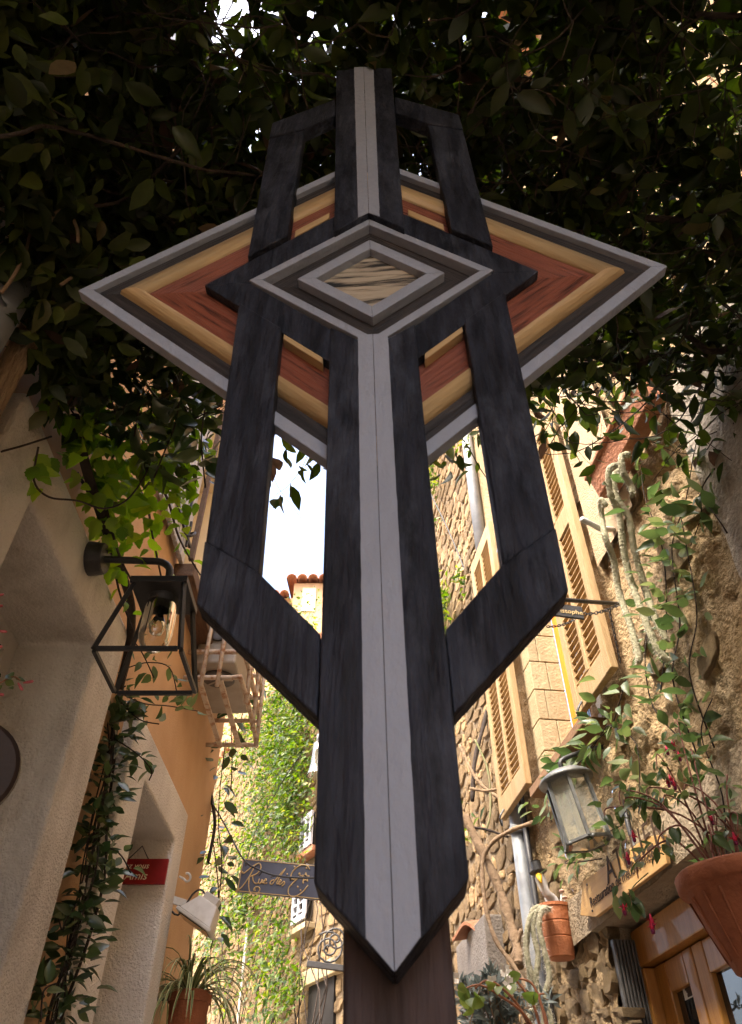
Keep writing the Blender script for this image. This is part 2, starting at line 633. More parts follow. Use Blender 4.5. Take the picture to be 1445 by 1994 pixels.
M_darkmetal = mat('dark_metal_slat', (.085, .082, .08), (.13, .125, .12), .5, 20, metallic=.4, bump=.1, bscale=100)
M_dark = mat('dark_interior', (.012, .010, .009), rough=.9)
M_glass = glassmat('window_glass', (.75, .8, .8), 1.0, .02)

# ------------------------------------------------------------------ ground
g = MB()
for j in range(13):
    pass
ys = [-60, -8, 0, 2.5, 4, 6, 8, 10, 13, 60]
def gz(y):
    return 0 if y < 3 else min(1.4, (y - 3) * .14)
for y in ys:
    for x in (-60, -6, 6, 60):
        g.v.append((x, y, gz(y)))
for j in range(len(ys) - 1):
    for i in range(3):
        a = j * 4 + i
        g.f.append((a, a + 1, a + 5, a + 4))
o = g.build('ground', M_paving)
o['kind'] = 'structure'
o['label'] = 'stone paved lane between the houses'

# ------------------------------------------------------------------ plastered house on the left
LH = thing('plastered_house', (-1.2, 2.5, 0), 'orange and cream plastered house with two deep doorways on the left', 'house')
D1 = (1.574, 2.32, 3.08); D2 = (3.215, 3.91, 2.945); WN = (3.17, 3.82, 4.14, 5.35)
XO = -0.065                                        # orange wall lies behind the surrounds
TOP = 6.25
def smallrel(s, h):
    return XO + .012 * noise.noise((s * 1.3, h * 1.1, 3.1)) + .004 * noise.noise((s * 9, h * 9, 7))
rects = [(-1.8, 1.345, 0, 3.29), (2.57, 2.955, 0, 3.29), (4.10, 4.99, 0, 3.29), (2.955, 4.10, 3.13, 3.29), (-1.8, 3.17, 3.29, TOP), (3.17, 3.82, 3.29, 4.14), (3.17, 3.82, 5.35, TOP), (3.82, 4.99, 3.29, TOP)]
relief(lw, rects, .06, smallrel).build('wall', M_orange, LH, smooth=True)
relief(lw, [(-7, -1.8, 0, TOP)], .6, lambda s, h: XO).build('unseen_rear_wall', M_orange, LH)  # unseen wall added behind the camera to cut sky light
MB().box((-4.2, 4.97, 0), (-1.085, 5.03, TOP)).build('end_wall', M_orange, LH, label='orange end wall of the plastered house')
# roof
rf = MB()
rf.prism([(-1.03, -7, TOP - .03), (-1.03, -7, TOP + .05), (-4.3, -7, TOP + 1.05), (-4.3, -7, TOP + .97)], (0, 12.03, 0))
rf.build('roof', M_tile, LH)
def surround(y0, y1, ztop, d, deep, bev):
    pts = [(-1, y0, 0), (-1, d[0], 0), (-1, d[0], d[2]), (-1, d[1], d[2]), (-1, d[1], 0), (-1, y1, 0), (-1, y1, ztop), (-1, y0, ztop)]
    return MB().prism(pts, (-deep, 0, 0)).build('door_surround', M_cream_rough, LH, bevel=bev, seg=3)
surround(1.337, 2.58, 3.30, D1, .33, .014)
surround(2.945, 4.11, 3.15, D2, .33, .014)
for d, c in ((D1, M_cream), (D2, M_cream)):
    dr = MB().box((-1.36, d[0] - .02, 0), (-1.325, d[1] + .02, d[2] + .02)).build('door', c, LH)
    fr = MB()
    fr.box((-1.325, d[1] - .07, 0), (-1.295, d[1] - .002, d[2] - .002))
    fr.box((-1.325, d[0] + .002, 0), (-1.295, d[0] + .07, d[2] - .002))
    fr.box((-1.325, d[0] + .07, d[2] - .075), (-1.296, d[1] - .07, d[2] - .002))
    fr.build('door_frame', M_cream, dr)
# window above: cream reveal, brown sill, white plank shutter folded back
rv = MB()
rv.box((-1.40, WN[1], WN[2]), (-1.03, WN[1] + .14, WN[3] + .14))
rv.box((-1.40, WN[0] - .02, WN[3]), (-1.031, WN[1] - .001, WN[3] + .139))
rv.build('window_reveal', M_farplaster, LH, bevel=.008)
MB().box((-1.42, WN[0], WN[2]), (-1.38, WN[1], WN[3])).build('window_pane', M_dark, LH)
sl = MB().box((-1.20, 3.14, 4.05), (-.955, 3.86, 4.136)).build('window_sill', M_sill, LH, bevel=.006)
SH = MB()
for z in (4.25, 4.75, 5.2):
    SH.box((-1.063, 2.60, z), (-1.046, 3.15, z + .07))
shutter = SH.build('shutter', M_white, LH, label='white plank shutter folded back against the orange wall')
nb = 11
for i in range(nb):
    y0 = 2.60 + .55 * i / nb
    MB().box((-1.046, y0 + .004, 4.13), (-1.022 + .002 * (i % 2), y0 + .55 / nb - .004, 5.4)).build('plank', M_white, shutter, bevel=.004)
hg = MB()
hg.box((-1.020, 2.62, 4.26), (-1.008, 3.16, 4.285)); hg.box((-1.020, 3.02, 4.30), (-1.008, 3.035, 4.52)); hg.box((-1.020, 3.09, 4.22), (-1.008, 3.105, 4.40))
hg.build('hinge', M_iron, shutter)
MB().bar((-1.0, 3.19, 4.2), (-1.0, 3.19, 5.5), .028).build('shutter_edge', M_sill, shutter)
ct = MB().tube(smooth_path([(-1.04, 3.0, 4.22), (-.97, 3.0, 4.21), (-.96, 3.03, 4.26), (-.99, 3.06, 4.28)]), .008, 6)
ct.build('shutter_catch', M_iron, LH)
# rough pole and grey pipe at the near end
tag(MB().tube([(-.985, 1.20, 1.6), (-.98, 1.2, 2.6), (-.985, 1.21, 3.6), (-.98, 1.19, 4.6)], [.035, .033, .036, .03], 9).build('wooden_pole', mat('bark_pole', (.38, .27, .16), (.22, .14, .08), .9, 12, stretch=(6, 6, 1), bump=.9, bscale=40), smooth=True),
    'rough tan wooden pole at the left edge beside the cream doorway', 'pole')
tag(MB().tube([(-.99, 1.07, 0), (-.99, 1.07, 6)], .055, 14).build('drainpipe', M_zinc, smooth=True), 'grey drainpipe at the far left edge under the dark leaves', 'drainpipe')

# ------------------------------------------------------------------ stone house on the right
RH = thing('stone_house', rw(3, 0, -.2), 'old rubble stone house with yellow louvred shutters and a doorway on the right', 'house')
RWN = (3.36, 4.0, 3.26, 5.2)
RDR = (2.0, 3.67, 0, 2.475)
def rocky(s, h):
    wx = .10 * noise.noise((s * 5, h * 5, 11)); wy = .10 * noise.noise((s * 5, h * 5, 23))
    v = noise.voronoi(((s + wx) * 5.2, (h + wy) * 7.0, 1.7))[0]
    e = min(1, max(0, (v[1] - v[0]) / .16))
    pk = noise.noise((s * 1.3, h * 1.5, 9))
    k = min(1, max(.1, .55 + 1.4 * pk))
    pit = max(0, noise.noise((s * 15, h * 15, 31)) - .28)
    a = .022 * e * e * (3 - 2 * e) * k + .010 * noise.noise((s * 11, h * 11, 2)) + .011 * noise.noise((s * 24, h * 24, 5)) + .007 * noise.noise((s * 50, h * 50, 6))
    return a - .035 - .05 * pit + (.02 * noise.noise((s * 1.7, h * 1.7, 4)))
RT = 8.3
relief(rw, [(-7, 1.0, 0, RT), (1.0, 2.0, 0, 2.475), (RDR[1], 4.6, 0, 1.3)], .1, lambda s, h: -.03).build('unseen_rear_wall', M_render, RH)  # unseen stretch, carried on behind the camera to hold back sky light
rects = [(RDR[1], 4.60, 1.3, 2.475), (1.0, 3.36, 2.475, 5.2), (3.36, 4.0, 2.475, 3.26), (4.0, 4.60, 2.475, 5.2)]
relief(rw, rects, .021, rocky).build('wall', M_render, RH, smooth=True)
relief(rw, [(1.0, 4.6, 5.2, RT)], .15, lambda s, h: -.02).build('upper_wall', M_render, RH)
relief(rw, [(4.6, 6.66, 0, RT)], .06, lambda s, h: -.004 + .014 * noise.noise((s * 6, h * 6, 2))).build('mortar_bed', M_mortar, RH, smooth=True)
rubble(RH, rw, RD, RN, [(4.60, 6.62, 2.2, 7.9)], M_stone, 220, hr=(.05, .17), wr=(.06, .30), d=(.016, .042), tilt=.22)
# bigger stones showing through the render
for k in range(70):
    pass
bigs = [stone_mesh(200 + i, M_render, 'stone') for i in range(8)]
cnt = 0
while cnt < 34:
    s = random.uniform(1.5, 4.5); h = random.uniform(2.5, 5.0)
    if 2.85 < s < 4.66 and h > 3.2: 
        if not (s < 2.9): continue
    if 2.8 < s < 4.1 and h < 2.75: continue
    w = random.uniform(.10, .26); t = random.uniform(.07, .15)
    tl = random.uniform(-.5, .5)
    x = RD * math.cos(tl) + UP * math.sin(tl); y = -RD * math.sin(tl) + UP * math.cos(tl)
    Mx = Matrix((x * w, y * t, RN * random.uniform(.022, .036))).transposed().to_4x4(); Mx.translation = rw(s, h, -.02)
    put(random.choice(bigs), 'stone', Mx, RH); cnt += 1
rubble(RH, lambda s, h, o: rw(s, h, -.034), RD, RN, [(3.69, 4.42, 1.4, 2.46)], M_render, 60, hr=(.05, .13), wr=(.07, .22), d=(.05, .085), tilt=.35)
MB().prism([rw(-7, RT, .35), rw(-7, RT + .08, .35), rw(-7, RT + 1.3, -3), rw(-7, RT + 1.2, -3)], RD * 13.6).build('roof', M_tile, RH)
# smooth stucco field beside the near shutter
relief(rw, [(2.42, 2.86, 3.86, 5.15)], .04, lambda s, h: .012 + .004 * noise.noise((s * 8, h * 8, 1))).build('stucco_field', mat('tan_stucco', (.40, .30, .19), (.33, .24, .145), .95, 5, bump=.9, bscale=110), RH, smooth=True)
relief(rw, [(1.3, 1.95, 2.9, 4.05)], .04, lambda s, h: .02 + .012 * noise.noise((s * 6, h * 6, 1))).build('grey_render_patch', M_greystone, RH, smooth=True)
# window: block reveals, orange frame, pane, sill
for k in range(10):
    h0 = 3.26 + .194 * k
    for j, (o0, o1) in enumerate(((-.198, -.11), (-.107, -.004)) if k % 2 else ((-.198, -.07), (-.067, -.004))):
        MB().prism([rw(4.0, h0 + .003, o0), rw(4.0, h0 + .003, o1), rw(4.0, h0 + .191, o1), rw(4.0, h0 + .191, o0)], RD * .14).build('stone_block', M_block, RH, bevel=.004)
MB().prism([rw(3.36, 3.26, -.30), rw(3.36, 3.26, -.03), rw(3.36, 5.2, -.03), rw(3.36, 5.2, -.30)], -RD * .12).build('near_reveal', M_cream, RH)
MB().prism([rw(3.3, 5.2, -.30), rw(4.06, 5.2, -.30), rw(4.06, 5.34, -.30), rw(3.3, 5.34, -.30)], RN * .26).build('window_head', M_cream, RH)
wf = MB()
for s in (3.39, 3.665, 3.965):
    wf.obox(rw(s, 4.23, -.235), RD * .034, RN * .036, UP * .965)
for h in (3.30, 4.2, 5.16):
    wf.obox(rw(3.67, h, -.245), RD * .3, RN * .02, UP * .04)
window = wf.build('window_frame', M_orangewood, RH, bevel=.004, label='orange varnished window frame set deep in the wall')
MB().obox(rw(3.67, 4.2, -.285), RD * .3, RN * .003, UP * .95).build('pane', M_glass, window)
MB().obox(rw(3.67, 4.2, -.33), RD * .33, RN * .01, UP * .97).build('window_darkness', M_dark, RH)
MB().obox(rw(3.66, 3.235, -.11), RD * .42, RN * .20, UP * .024).build('window_sill', mat('sill_wood', (.23, .13, .06), (.16, .085, .04), .7, 8, bump=.3, bscale=40), RH, bevel=.004)

def louvre_shutter(name, s0, s1, h0, h1, o, lab):
    """frame of stiles and rails, middle post, two fields of angled slats"""
    m = MB()
    T = .019; st = .062; W = s1 - s0
    for s in (s0 + st / 2, s1 - st / 2):
        m.obox(rw(s, (h0 + h1) / 2, o), RD * st / 2, RN * T, UP * (h1 - h0) / 2)
    mid = h0 + (h1 - h0) * .53
    rails = [(h0 + .06, .06), (mid, .065), (h1 - .06, .06)]
    for h, hh in rails:
        m.obox(rw((s0 + s1) / 2, h, o), RD * (W / 2 - st), RN * (T - .002), UP * hh)
    for a, b in ((h0 + .12, mid - .065), (mid + .065, h1 - .12)):
        m.obox(rw((s0 + s1) / 2, (a + b) / 2, o + .004), RD * .017, RN * (T - .003), UP * (b - a) / 2)
    fr = m.build(name, M_shut, RH, bevel=.004, label=lab)
    sm = {}
    for a, b in ((h0 + .12, mid - .065), (mid + .065, h1 - .12)):
        n = int((b - a) / .041)
        for k in range(n):
            h = a + (b - a) * (k + .5) / n
            for c0, c1 in ((s0 + st, (s0 + s1) / 2 - .017), ((s0 + s1) / 2 + .017, s1 - st)):
                w = c1 - c0
                if w not in sm:
                    q = MB().obox((0, 0, 0), (w / 2 - .001, 0, 0), (0, .0098, 0), (0, 0, .003))
                    me = bpy.data.meshes.new('slat'); me.from_pydata(q.v, [], q.f); me.materials.append(M_slat)
                    sm[w] = me
                tl = R(14)
                yy = RN * math.cos(tl) + UP * math.sin(tl)
                Mx = Matrix((RD, yy, RD.cross(yy))).transposed().to_4x4()
                Mx.translation = rw((c0 + c1) / 2, h, o)
                put(sm[w], 'slat', Mx, fr)
    hg = MB()
    hg.tube(smooth_path([rw(s1 - .1, h0 + .03, o + .02), rw(s1 - .1, h0 - .02, o + .05), rw(s1 - .06, h0 - .05, o + .03), rw(s1 - .04, h0 - .01, o + .02)]), .006, 6)
    hg.build('shutter_hook', M_iron, fr)
    return fr
louvre_shutter('shutter', 2.875, 3.335, 3.30, 5.16, .050, 'near yellow louvred shutter opened flat on the wall')
louvre_shutter('shutter', 4.075, 4.62, 3.29, 5.27, .088, 'far yellow louvred shutter beside the drainpipe')
# lintel, doorway, folded metal shutter, wooden door
lt = relief(rw, [(1.9, 4.13, 2.475, 2.66)], .05, lambda s, h: .018 + .012 * noise.noise((s * 6, h * 6, 3)))
lt.build('door_lintel', M_lintel, RH, smooth=True)
ls = relief(lambda s, h, o: rw(s, 2.474 + o, -h), [(1.9, 3.75, -.02, .40)], .06, lambda s, h: .008 * noise.noise((s * 9, h * 9, 3)))
ls.build('lintel_underside', M_lintel, RH, smooth=True)
MB().prism([rw(3.67, 0, -.45), rw(3.67, 0, -.05), rw(3.67, 2.474, -.05), rw(3.67, 2.474, -.45)], RD * .12).build('door_jamb', M_lintel, RH)
ms = MB()
MB().obox(rw(3.66, 1.2, -.165), RD * .03, RN * .012, UP * 1.2).build('door_post', M_darkmetal, RH, bevel=.004)
fold = None
for k in range(8):
    o = MB().obox(rw(3.645, 1.21, -.028 - .0155 * k), RD * .016, RN * .0062, UP * 1.21).build('metal_slat', M_darkmetal, RH, bevel=.004)
MB().obox(rw(3.70, 2.02, .02), RD * .06, RN * .006, UP * .016).build('latch_plate', M_zinc, RH, bevel=.002)
OD = -.19
dm = MB()
for s0, s1 in ((3.50, 3.60), (3.26, 3.335), (3.165, 3.252), (2.72, 2.80)):
    dm.obox(rw((s0 + s1) / 2, 1.155, OD), RD * (s1 - s0) / 2, RN * .024, UP * 1.155)
for s0, s1 in ((3.335, 3.50), (2.80, 3.165)):
    dm.obox(rw((s0 + s1) / 2, 2.255, OD), RD * (s1 - s0) / 2, RN * .023, UP * .055)
    dm.obox(rw((s0 + s1) / 2, .35, OD), RD * (s1 - s0) / 2, RN * .023, UP * .35)
door = dm.build('door', M_doorwood, RH, bevel=.006, label='amber wooden double door with glass panes')
df = MB()
df.obox(rw(2.8, 2.385, OD + .02), RD * .86, RN * .05, UP * .07)
df.obox(rw(3.635, 1.155, OD + .02), RD * .030, RN * .048, UP * 1.155)
df.build('door_frame', M_doorwood, RH, bevel=.006)
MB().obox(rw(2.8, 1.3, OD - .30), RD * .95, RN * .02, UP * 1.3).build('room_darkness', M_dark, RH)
MB().obox(rw(2.36, 1.155, OD), RD * .35, RN * .03, UP * 1.155).build('side_panel', M_doorwood, RH, bevel=.006)
M_mirror = mat('dark_reflecting_glass', (.02, .022, .024), rough=.03, spec=.9)
for s0, s1 in ((3.335, 3.50), (2.80, 3.165)):
    MB().obox(rw((s0 + s1) / 2, 1.45, OD - .005), RD * (s1 - s0) / 2, RN * .003, UP * .75).build('pane', M_mirror, door)

# ------------------------------------------------------------------ sunlit house closing the lane
FH = thing('ivy_house', fw(3, 0, -.2), 'sunlit rubble stone house covered in ivy at the end of the lane', 'house')
FT = 7.55
relief(fw, [(-.03, 11, 0, FT)], .09, lambda s, h: -.004 + .014 * noise.noise((s * 6, h * 6, 2))).build('mortar_bed', M_mortar, FH, smooth=True)
fdoor = (2.05, 2.62, 1.0, 3.26)
fwin = (2.62, 3.0, 3.86, 5.0)
def fskip(s, h):
    return (fdoor[0] < s < fdoor[1] and h < fdoor[3]) or (fwin[0] - .03 < s < fwin[1] + .03 and fwin[2] < h < fwin[3])
rubble(FH, fw, FD, FN, [(0.0, 10.5, 2.6, FT)], M_stone, 300, hr=(.06, .19), wr=(.08, .36), d=(.018, .05), skip=fskip, tilt=.22)
# white shutter ajar at the window, sill, dark doorway
def far_shutter(s0, s1, h0, h1, lab):
    m = MB()
    o = .10
    for s in (s0 + .025, (s0 + s1) / 2, s1 - .025):
        m.obox(fw(s, (h0 + h1) / 2, o), FD * .022, FN * .018, UP * (h1 - h0) / 2)
    for h in (h0 + .03, h1 - .03):
        m.obox(fw((s0 + s1) / 2, h, o), FD * (s1 - s0) / 2, FN * .016, UP * .03)
    sh = m.build('shutter', M_white, FH, bevel=.004, label=lab)
    n = int((h1 - h0 - .12) / .075)
    for k in range(n):
        h = h0 + .06 + (h1 - h0 - .12) * (k + .5) / n
        for a, b in ((s0 + .047, (s0 + s1) / 2 - .022), ((s0 + s1) / 2 + .022, s1 - .047)):
            yy = (FN * .7 - UP * .7) * .032
            MB().obox(fw((a + b) / 2, h, o), FD * (b - a) / 2, yy, yy.cross(FD).normalized() * .005).build('slat', M_white, sh)
    MB().obox(fw((s0 + s1) / 2, (h0 + h1) / 2, .062), FD * (s1 - s0) * .48, FN * .004, UP * (h1 - h0) * .48).build('dark_behind_slats', M_dark, FH)  # black sheet standing in for the dark behind the slats
far_shutter(2.66, 3.02, 3.90, 4.46, 'white louvred shutter low on the ivy wall')
far_shutter(2.60, 2.92, 4.66, 5.05, 'white louvred shutter half hidden behind the totem')
MB().obox(fw(2.86, 3.83, .06), FD * .26, FN * .06, UP * .03).build('window_sill', M_block, FH, bevel=.006)
MB().obox(fw(2.76, 4.60, .06), FD * .24, FN * .06, UP * .03).build('window_sill', M_tile, FH, bevel=.006)
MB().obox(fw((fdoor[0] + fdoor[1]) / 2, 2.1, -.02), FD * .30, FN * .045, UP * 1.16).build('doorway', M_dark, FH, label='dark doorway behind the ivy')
MB().obox(fw(2.33, 3.33, .03), FD * .42, FN * .05, UP * .07).build('door_lintel', M_block, FH, bevel=.008)
cp = MB()
s = -.05
while s < 10.6:
    w = random.uniform(.16, .3)
    a = fw(s + w / 2, FT, 0)
    cp.tube([a - FN * .5 + UP * .16, a + FN * .10], [.05, .055], 8)
    s += .2
cp.build('roof_tiles', M_tile, FH)['kind'] = 'stuff'

def barrel(name, a, b, r, parent):
    """one curved roof tile: half pipe with thickness"""
    a = Vector(a); b = Vector(b); d = (b - a).normalized(); x = d.cross(UP).normalized(); u = x.cross(d)
    V = []
    for q in (a, b):
        for rr_ in (r, r * .86):
            for k in range(9):
                t = math.pi * k / 8
                V.append(q + x * rr_ * math.cos(t) + u * rr_ * math.sin(t))
    F_ = []
    for k in range(8):
        F_ += [(k, k + 1, 19 + k, 18 + k), (9 + k, 10 + k, 28 + k, 27 + k), (k, k + 1, 10 + k, 9 + k), (18 + k, 19 + k, 28 + k, 27 + k)]
    return MB().add(V, F_).build(name, M_tile, parent, smooth=False)
# distant house with tiled roof in the gap of sky
DH = thing('rooftop_house', (-2.6, 17.0, 0), 'distant tan house with curved red roof tiles against the white sky', 'house')
M_far1 = mat('far_tan_wall', (.50, .33, .19), (.40, .25, .13), .95, 2.5, bump=.6, bscale=20)
yD = 17.0
pA = (-3.163, 17.000, 14.263); pB = (-0.9089, 17.000, 14.263); pC = (-2.174, 17.000, 14.684); pR = (-1.970, 17.000, 14.946)
MB().box((pA[0] - 1.5, 17.0, 0), (pC[0], 20, pA[2])).build('wall', M_far1, DH)
MB().box((pC[0] + .005, 16.7, 0), (pB[0] + 2.5, 20, pC[2] - .12)).build('tower_wall', M_far1, DH)
q0 = (-1.913, 16.680, 14.382); q1 = (-1.540, 16.680, 13.588)
MB().box((q0[0], 16.67, q1[2]), (q1[0], 16.72, q0[2])).build('plaster_patch', mat('pale_yellow_plaster', (.72, .66, .38), (.66, .58, .33), .9, 3, bump=.1), DH)
for k in range(9):
    x = pC[0] - .05 + k * .30
    barrel('roof_tile', (x, 16.45, pC[2] - .14), (x, 19.5, pC[2] + .6), .15, DH)
for k in range(8):
    x = pC[0] - .25 - k * .26
    barrel('roof_tile', (x, 16.7, pA[2] - .06), (x, 19.5, pA[2] + .4), .13, DH)
bk = [stone_mesh(300 + i, M_stone) for i in range(4)]
for k in range(22):
    a = (-2.910, 16.900, 14.010)
    Mx = Matrix((Vector((random.uniform(.15, .35), 0, 0)), Vector((0, 0, random.uniform(.12, .22))), Vector((0, -.12, 0)))).transposed().to_4x4()
    Mx.translation = (a[0] + random.uniform(-.2, 1.25), 16.98 if a[0] < 0 else 16.7, a[2] + random.uniform(-1.0, .05))
    put(random.choice(bk), 'stone', Mx, DH)

# ------------------------------------------------------------------ the totem
TC = Vector((0, .6, 2.6255))
yw, rl = R(2.05), R(1.0)
ex0 = Vector((math.cos(yw), -math.sin(yw), 0)); TN = Vector((-math.sin(yw), -math.cos(yw), 0))
TX = ex0 * math.cos(rl) + UP * math.sin(rl); TZ = -ex0 * math.sin(rl) + UP * math.cos(rl)
def tp(x, z, o=0.0):
    return TC + TX * x + TZ * z + TN * o
TO = thing('wooden_totem', (0, .63, 0), 'tall black wooden totem with pale grey centre stripe and large layered diamond', 'sculpture')
def wood(name, c1, c2, ang, scale=9, along_=14, rough=.5, bump=.25, c3=None, contrast=(.3, .7), spec=.35):
    """grain runs along the direction at angle ang in the face of the totem"""
    return mat(name, c1, c2, rough, scale, stretch=(1, along_, along_), rot=(0, -ang, 0), bump=bump, bscale=12, detail=6, col3=c3, contrast=contrast, spec=spec)
A1 = math.atan2(.4825, .4655)
M_black = mat('black_stained_wood', (.0055, .0068, .012), (.024, .029, .046), .58, 9, stretch=(7, 7, 1), bump=.55, bscale=14, stain=.9, stain_col=(.058, .069, .098), sscale=20, spec=.24)  # pale blotches mix dusty wear with a painted bluish sheen
M_grey = mat('grey_painted_wood', (.285, .325, .41), (.26, .297, .375), .6, 5, stretch=(2, 2, 1), bump=.25, bscale=50, spec=.3, stain=.25, stain_col=(.215, .245, .31), sscale=9)
M_dgrey = {s: wood('charcoal_wood_%s' % n, (.017, .016, .018), (.055, .048, .047), s * A1, 8, 16, .55, .3, contrast=(.4, .85)) for s, n in ((1, 'rising'), (-1, 'falling'))}
M_red = {s: wood('red_hardwood_%s' % n, (.23, .075, .047), (.055, .018, .013), s * A1, 9, 18, .45, .35, c3=(.20, .062, .038), contrast=(.40, .66)) for s, n in ((1, 'rising'), (-1, 'falling'))}
M_yel = {s: wood('honey_oak_%s' % n, (.50, .37, .20), (.40, .275, .135), s * A1, 9, 14, .45, .2) for s, n in ((1, 'rising'), (-1, 'falling'))}
M_zebra = wood('striped_zebrano', (.42, .375, .295), (.020, .020, .021), R(5), 6, 11, .5, .2, c3=(.26, .23, .18), contrast=(.44, .57))
M_post = mat('brown_timber', (.026, .017, .018), (.058, .036, .034), .6, 5, stretch=(9, 9, 1), bump=.3, bscale=14, stain=.5, stain_col=(.022, .016, .017), sscale=5)
def dpt(k, hx, hz, o, cz=0.0):
    x, z = ((-hx, 0), (0, hz), (hx, 0), (0, -hz))[k]
    return tp(x, z + cz, o)
def ring(name, out, inn, ob, of, mats, bev=.0012, cz=0.0):
    """four mitred lengths of a diamond frame"""
    for k in range(4):
        k2 = (k + 1) % 4
        s = 1 if k in (0, 2) else -1
        m = MB()
        a, b, c, d = dpt(k, *out, of, cz), dpt(k2, *out, of, cz), dpt(k2, *inn, of, cz), dpt(k, *inn, of, cz)
        g_ = (b - a).normalized() * .00025
        m.prism([a + g_, b - g_, c - g_, d + g_], -TN * (of - ob))
        mt = mats[s] if isinstance(mats, dict) else mats
        m.build(name, mt, TO, bevel=bev)
ring('grey_frame', (.4655, .4825), (.440, .456), -.018, 0, M_grey)
ring('charcoal_board', (.4398, .4558), (.398, .4125), -.018, -.0095, M_dgrey, .0005)
# rounded honey moulding
for k in range(4):
    k2 = (k + 1) % 4
    s = 1 if k in (0, 2) else -1
    m = MB()
    pr = [(.4005, -.0175), (.4005, -.009), (.397, -.003), (.390, 0), (.382, .001), (.372, .0005), (.364, -.003), (.3565, -.010), (.3565, -.0175)]
    A = [dpt(k, h, h * .4825 / .4655, o) for h, o in pr]; B = [dpt(k2, h, h * .4825 / .4655, o) for h, o in pr]
    n = len(pr)
    m.add(A + B, [(i, i + 1, n + i + 1, n + i) for i in range(n - 1)] + [tuple(range(n)), tuple(range(2 * n - 1, n - 1, -1))])
    m.build('honey_moulding', M_yel[s], TO, smooth=True)
ring('red_panel', (.3562, .3692), (.24, .2488), -.018, -.012, M_red, .0004)
# short honey battens beside the black diamond
for sx in (-1, 1):
    for sz in (-1, 1):
        a = (.070, .128)
        pts = []
        for x, h in ((a[0], .307), (a[1], .307), (a[1], .2845), (a[0], .2845)):
            pts.append(tp(sx * x, sz * h * (1 - x / (h * .262 / .2845 * .98)), .0035))
        MB().prism(pts, -TN * .0152).build('honey_batten', M_yel[1 if sx * sz < 0 else -1], TO, bevel=.0012)
ring('black_diamond', (.262, .2845), (.190, .205), -.0115, .0045, M_black, .0015, cz=-.008)
ring('inner_grey_frame', (.1915, .193), (.1705, .172), -.0115, .0075, M_grey, .001, cz=-.004)
ring('inner_charcoal_board', (.1703, .1718), (.08, .0808), -.0125, -.0085, M_dgrey, .0003, cz=-.004)
ring('innermost_grey_frame', (.1155, .1190), (.0865, .0885), -.0084, .0075, M_grey, .001, cz=-.006)
MB().prism([dpt(k, .087, .089, -.0060, -.006) for k in range(4)], -TN * .002).build('striped_panel', M_zebra, TO)
def board(name, pts, ob, of, m=M_black, bev=.0022):
    return MB().prism([tp(x, z, of) for x, z in pts], -TN * (of - ob)).build(name, m, TO, bevel=bev)
def edge(x, cz=-.008):
    return .2845 * (1 - abs(x) / .262)
for s in (-1, 1):
    board('side_board', [(s * .131, -edge(.131) - .008), (s * .199, -edge(.199) - .008), (s * .1845, -.5535), (s * .124, -.5985)], -.0115, .0125)
    board('corner_board', [(s * .1845, -.555), (s * .1815, -.637), (s * .0585, -.764), (s * .0585, -.678), (s * .124, -.600)], -.0115, .0165)
    board('side_board', [(s * .1375, edge(.1375) - .008), (s * .199, edge(.199) - .008), (s * .202, .560), (s * .130, .600)], -.0115, .0145)
    board('corner_board', [(s * .202, .562), (s * .202, .645), (s * .068, .775), (s * .066, .675), (s * .130, .602)], -.0115, .0165)
    board('centre_board', [(s * .0004, -.2225), (s * .059, -.172), (s * .0565, -.899), (s * .0004, -.957)], -.019, .024)
    board('centre_board', [(s * .0004, .189), (s * .059, .125), (s * .068, .975), (s * .0004, .985)], -.019, .018)
    # painted stripe: thin strip with a hand-cut wavy edge
    for z0, z1, o, w0, w1, fn in ((-.936, -.196, .024, .019, .0205, 1), (.172, .990, .018, .0185, .024, 2)):
        n = 46
        pts = []
        for i in range(n + 1):
            t = i / n
            z = z0 + (z1 - z0) * t
            pts.append((s * (w0 + (w1 - w0) * t + .0007 * noise.noise((z * 45, s * 3, fn))), z))
        inner = [(s * .00035, (.990 if fn == 2 else -.196)), (s * .00035, (.1875 if fn == 2 else -.9565))]
        board('grey_stripe', pts + inner, o + .0002, o + .0012, M_grey, 0)
lo = (-0.0378, -0.9644); hi = (0.04238, -0.9663)
pm = MB()
pm.prism([tp(lo[0], -.2, -.021), tp(hi[0], -.2, -.021), tp(hi[0], -2.64, -.021), tp(lo[0], -2.64, -.021)], -TN * .075)
pm.build('post', M_post, TO, bevel=.004)
bk_ = MB()
bk_.prism([dpt(k, .43, .445, -.0185) for k in range(4)], -TN * .003)
bk_.build('backing_panel', M_black, TO)

# ------------------------------------------------------------------ lantern on the left
M_lampglass = glassmat('clear_lamp_glass', (.93, .93, .9), 1.0, .02)
LL = thing('wall_lantern', (-.704, 2.04, 2.79), 'open black metal lantern frame with glass dome on the cream wall', 'lantern')
zt, zb, a, b = 3.075, 2.79, .083, .131
C = Vector((-.704, 2.04, 0))
tops = [C + Vector((sx * a, sy * a, zt)) for sx, sy in ((-1, -1), (1, -1), (1, 1), (-1, 1))]
bots = [C + Vector((sx * b, sy * b, zb)) for sx, sy in ((-1, -1), (1, -1), (1, 1), (-1, 1))]
for k in range(4):
    MB().bar(tops[k], bots[k], .0135).build('frame_post', M_iron, LL, bevel=.001)
    MB().bar(bots[k] + (bots[(k + 1) % 4] - bots[k]).normalized() * .009, bots[(k + 1) % 4] - (bots[(k + 1) % 4] - bots[k]).normalized() * .009, .013).build('frame_rail', M_iron, LL, bevel=.001)
MB().obox(C + UP * (zt + .012), (a + .012, 0, 0), (0, a + .012, 0), (0, 0, .012)).build('top_plate', M_iron, LL, bevel=.002)
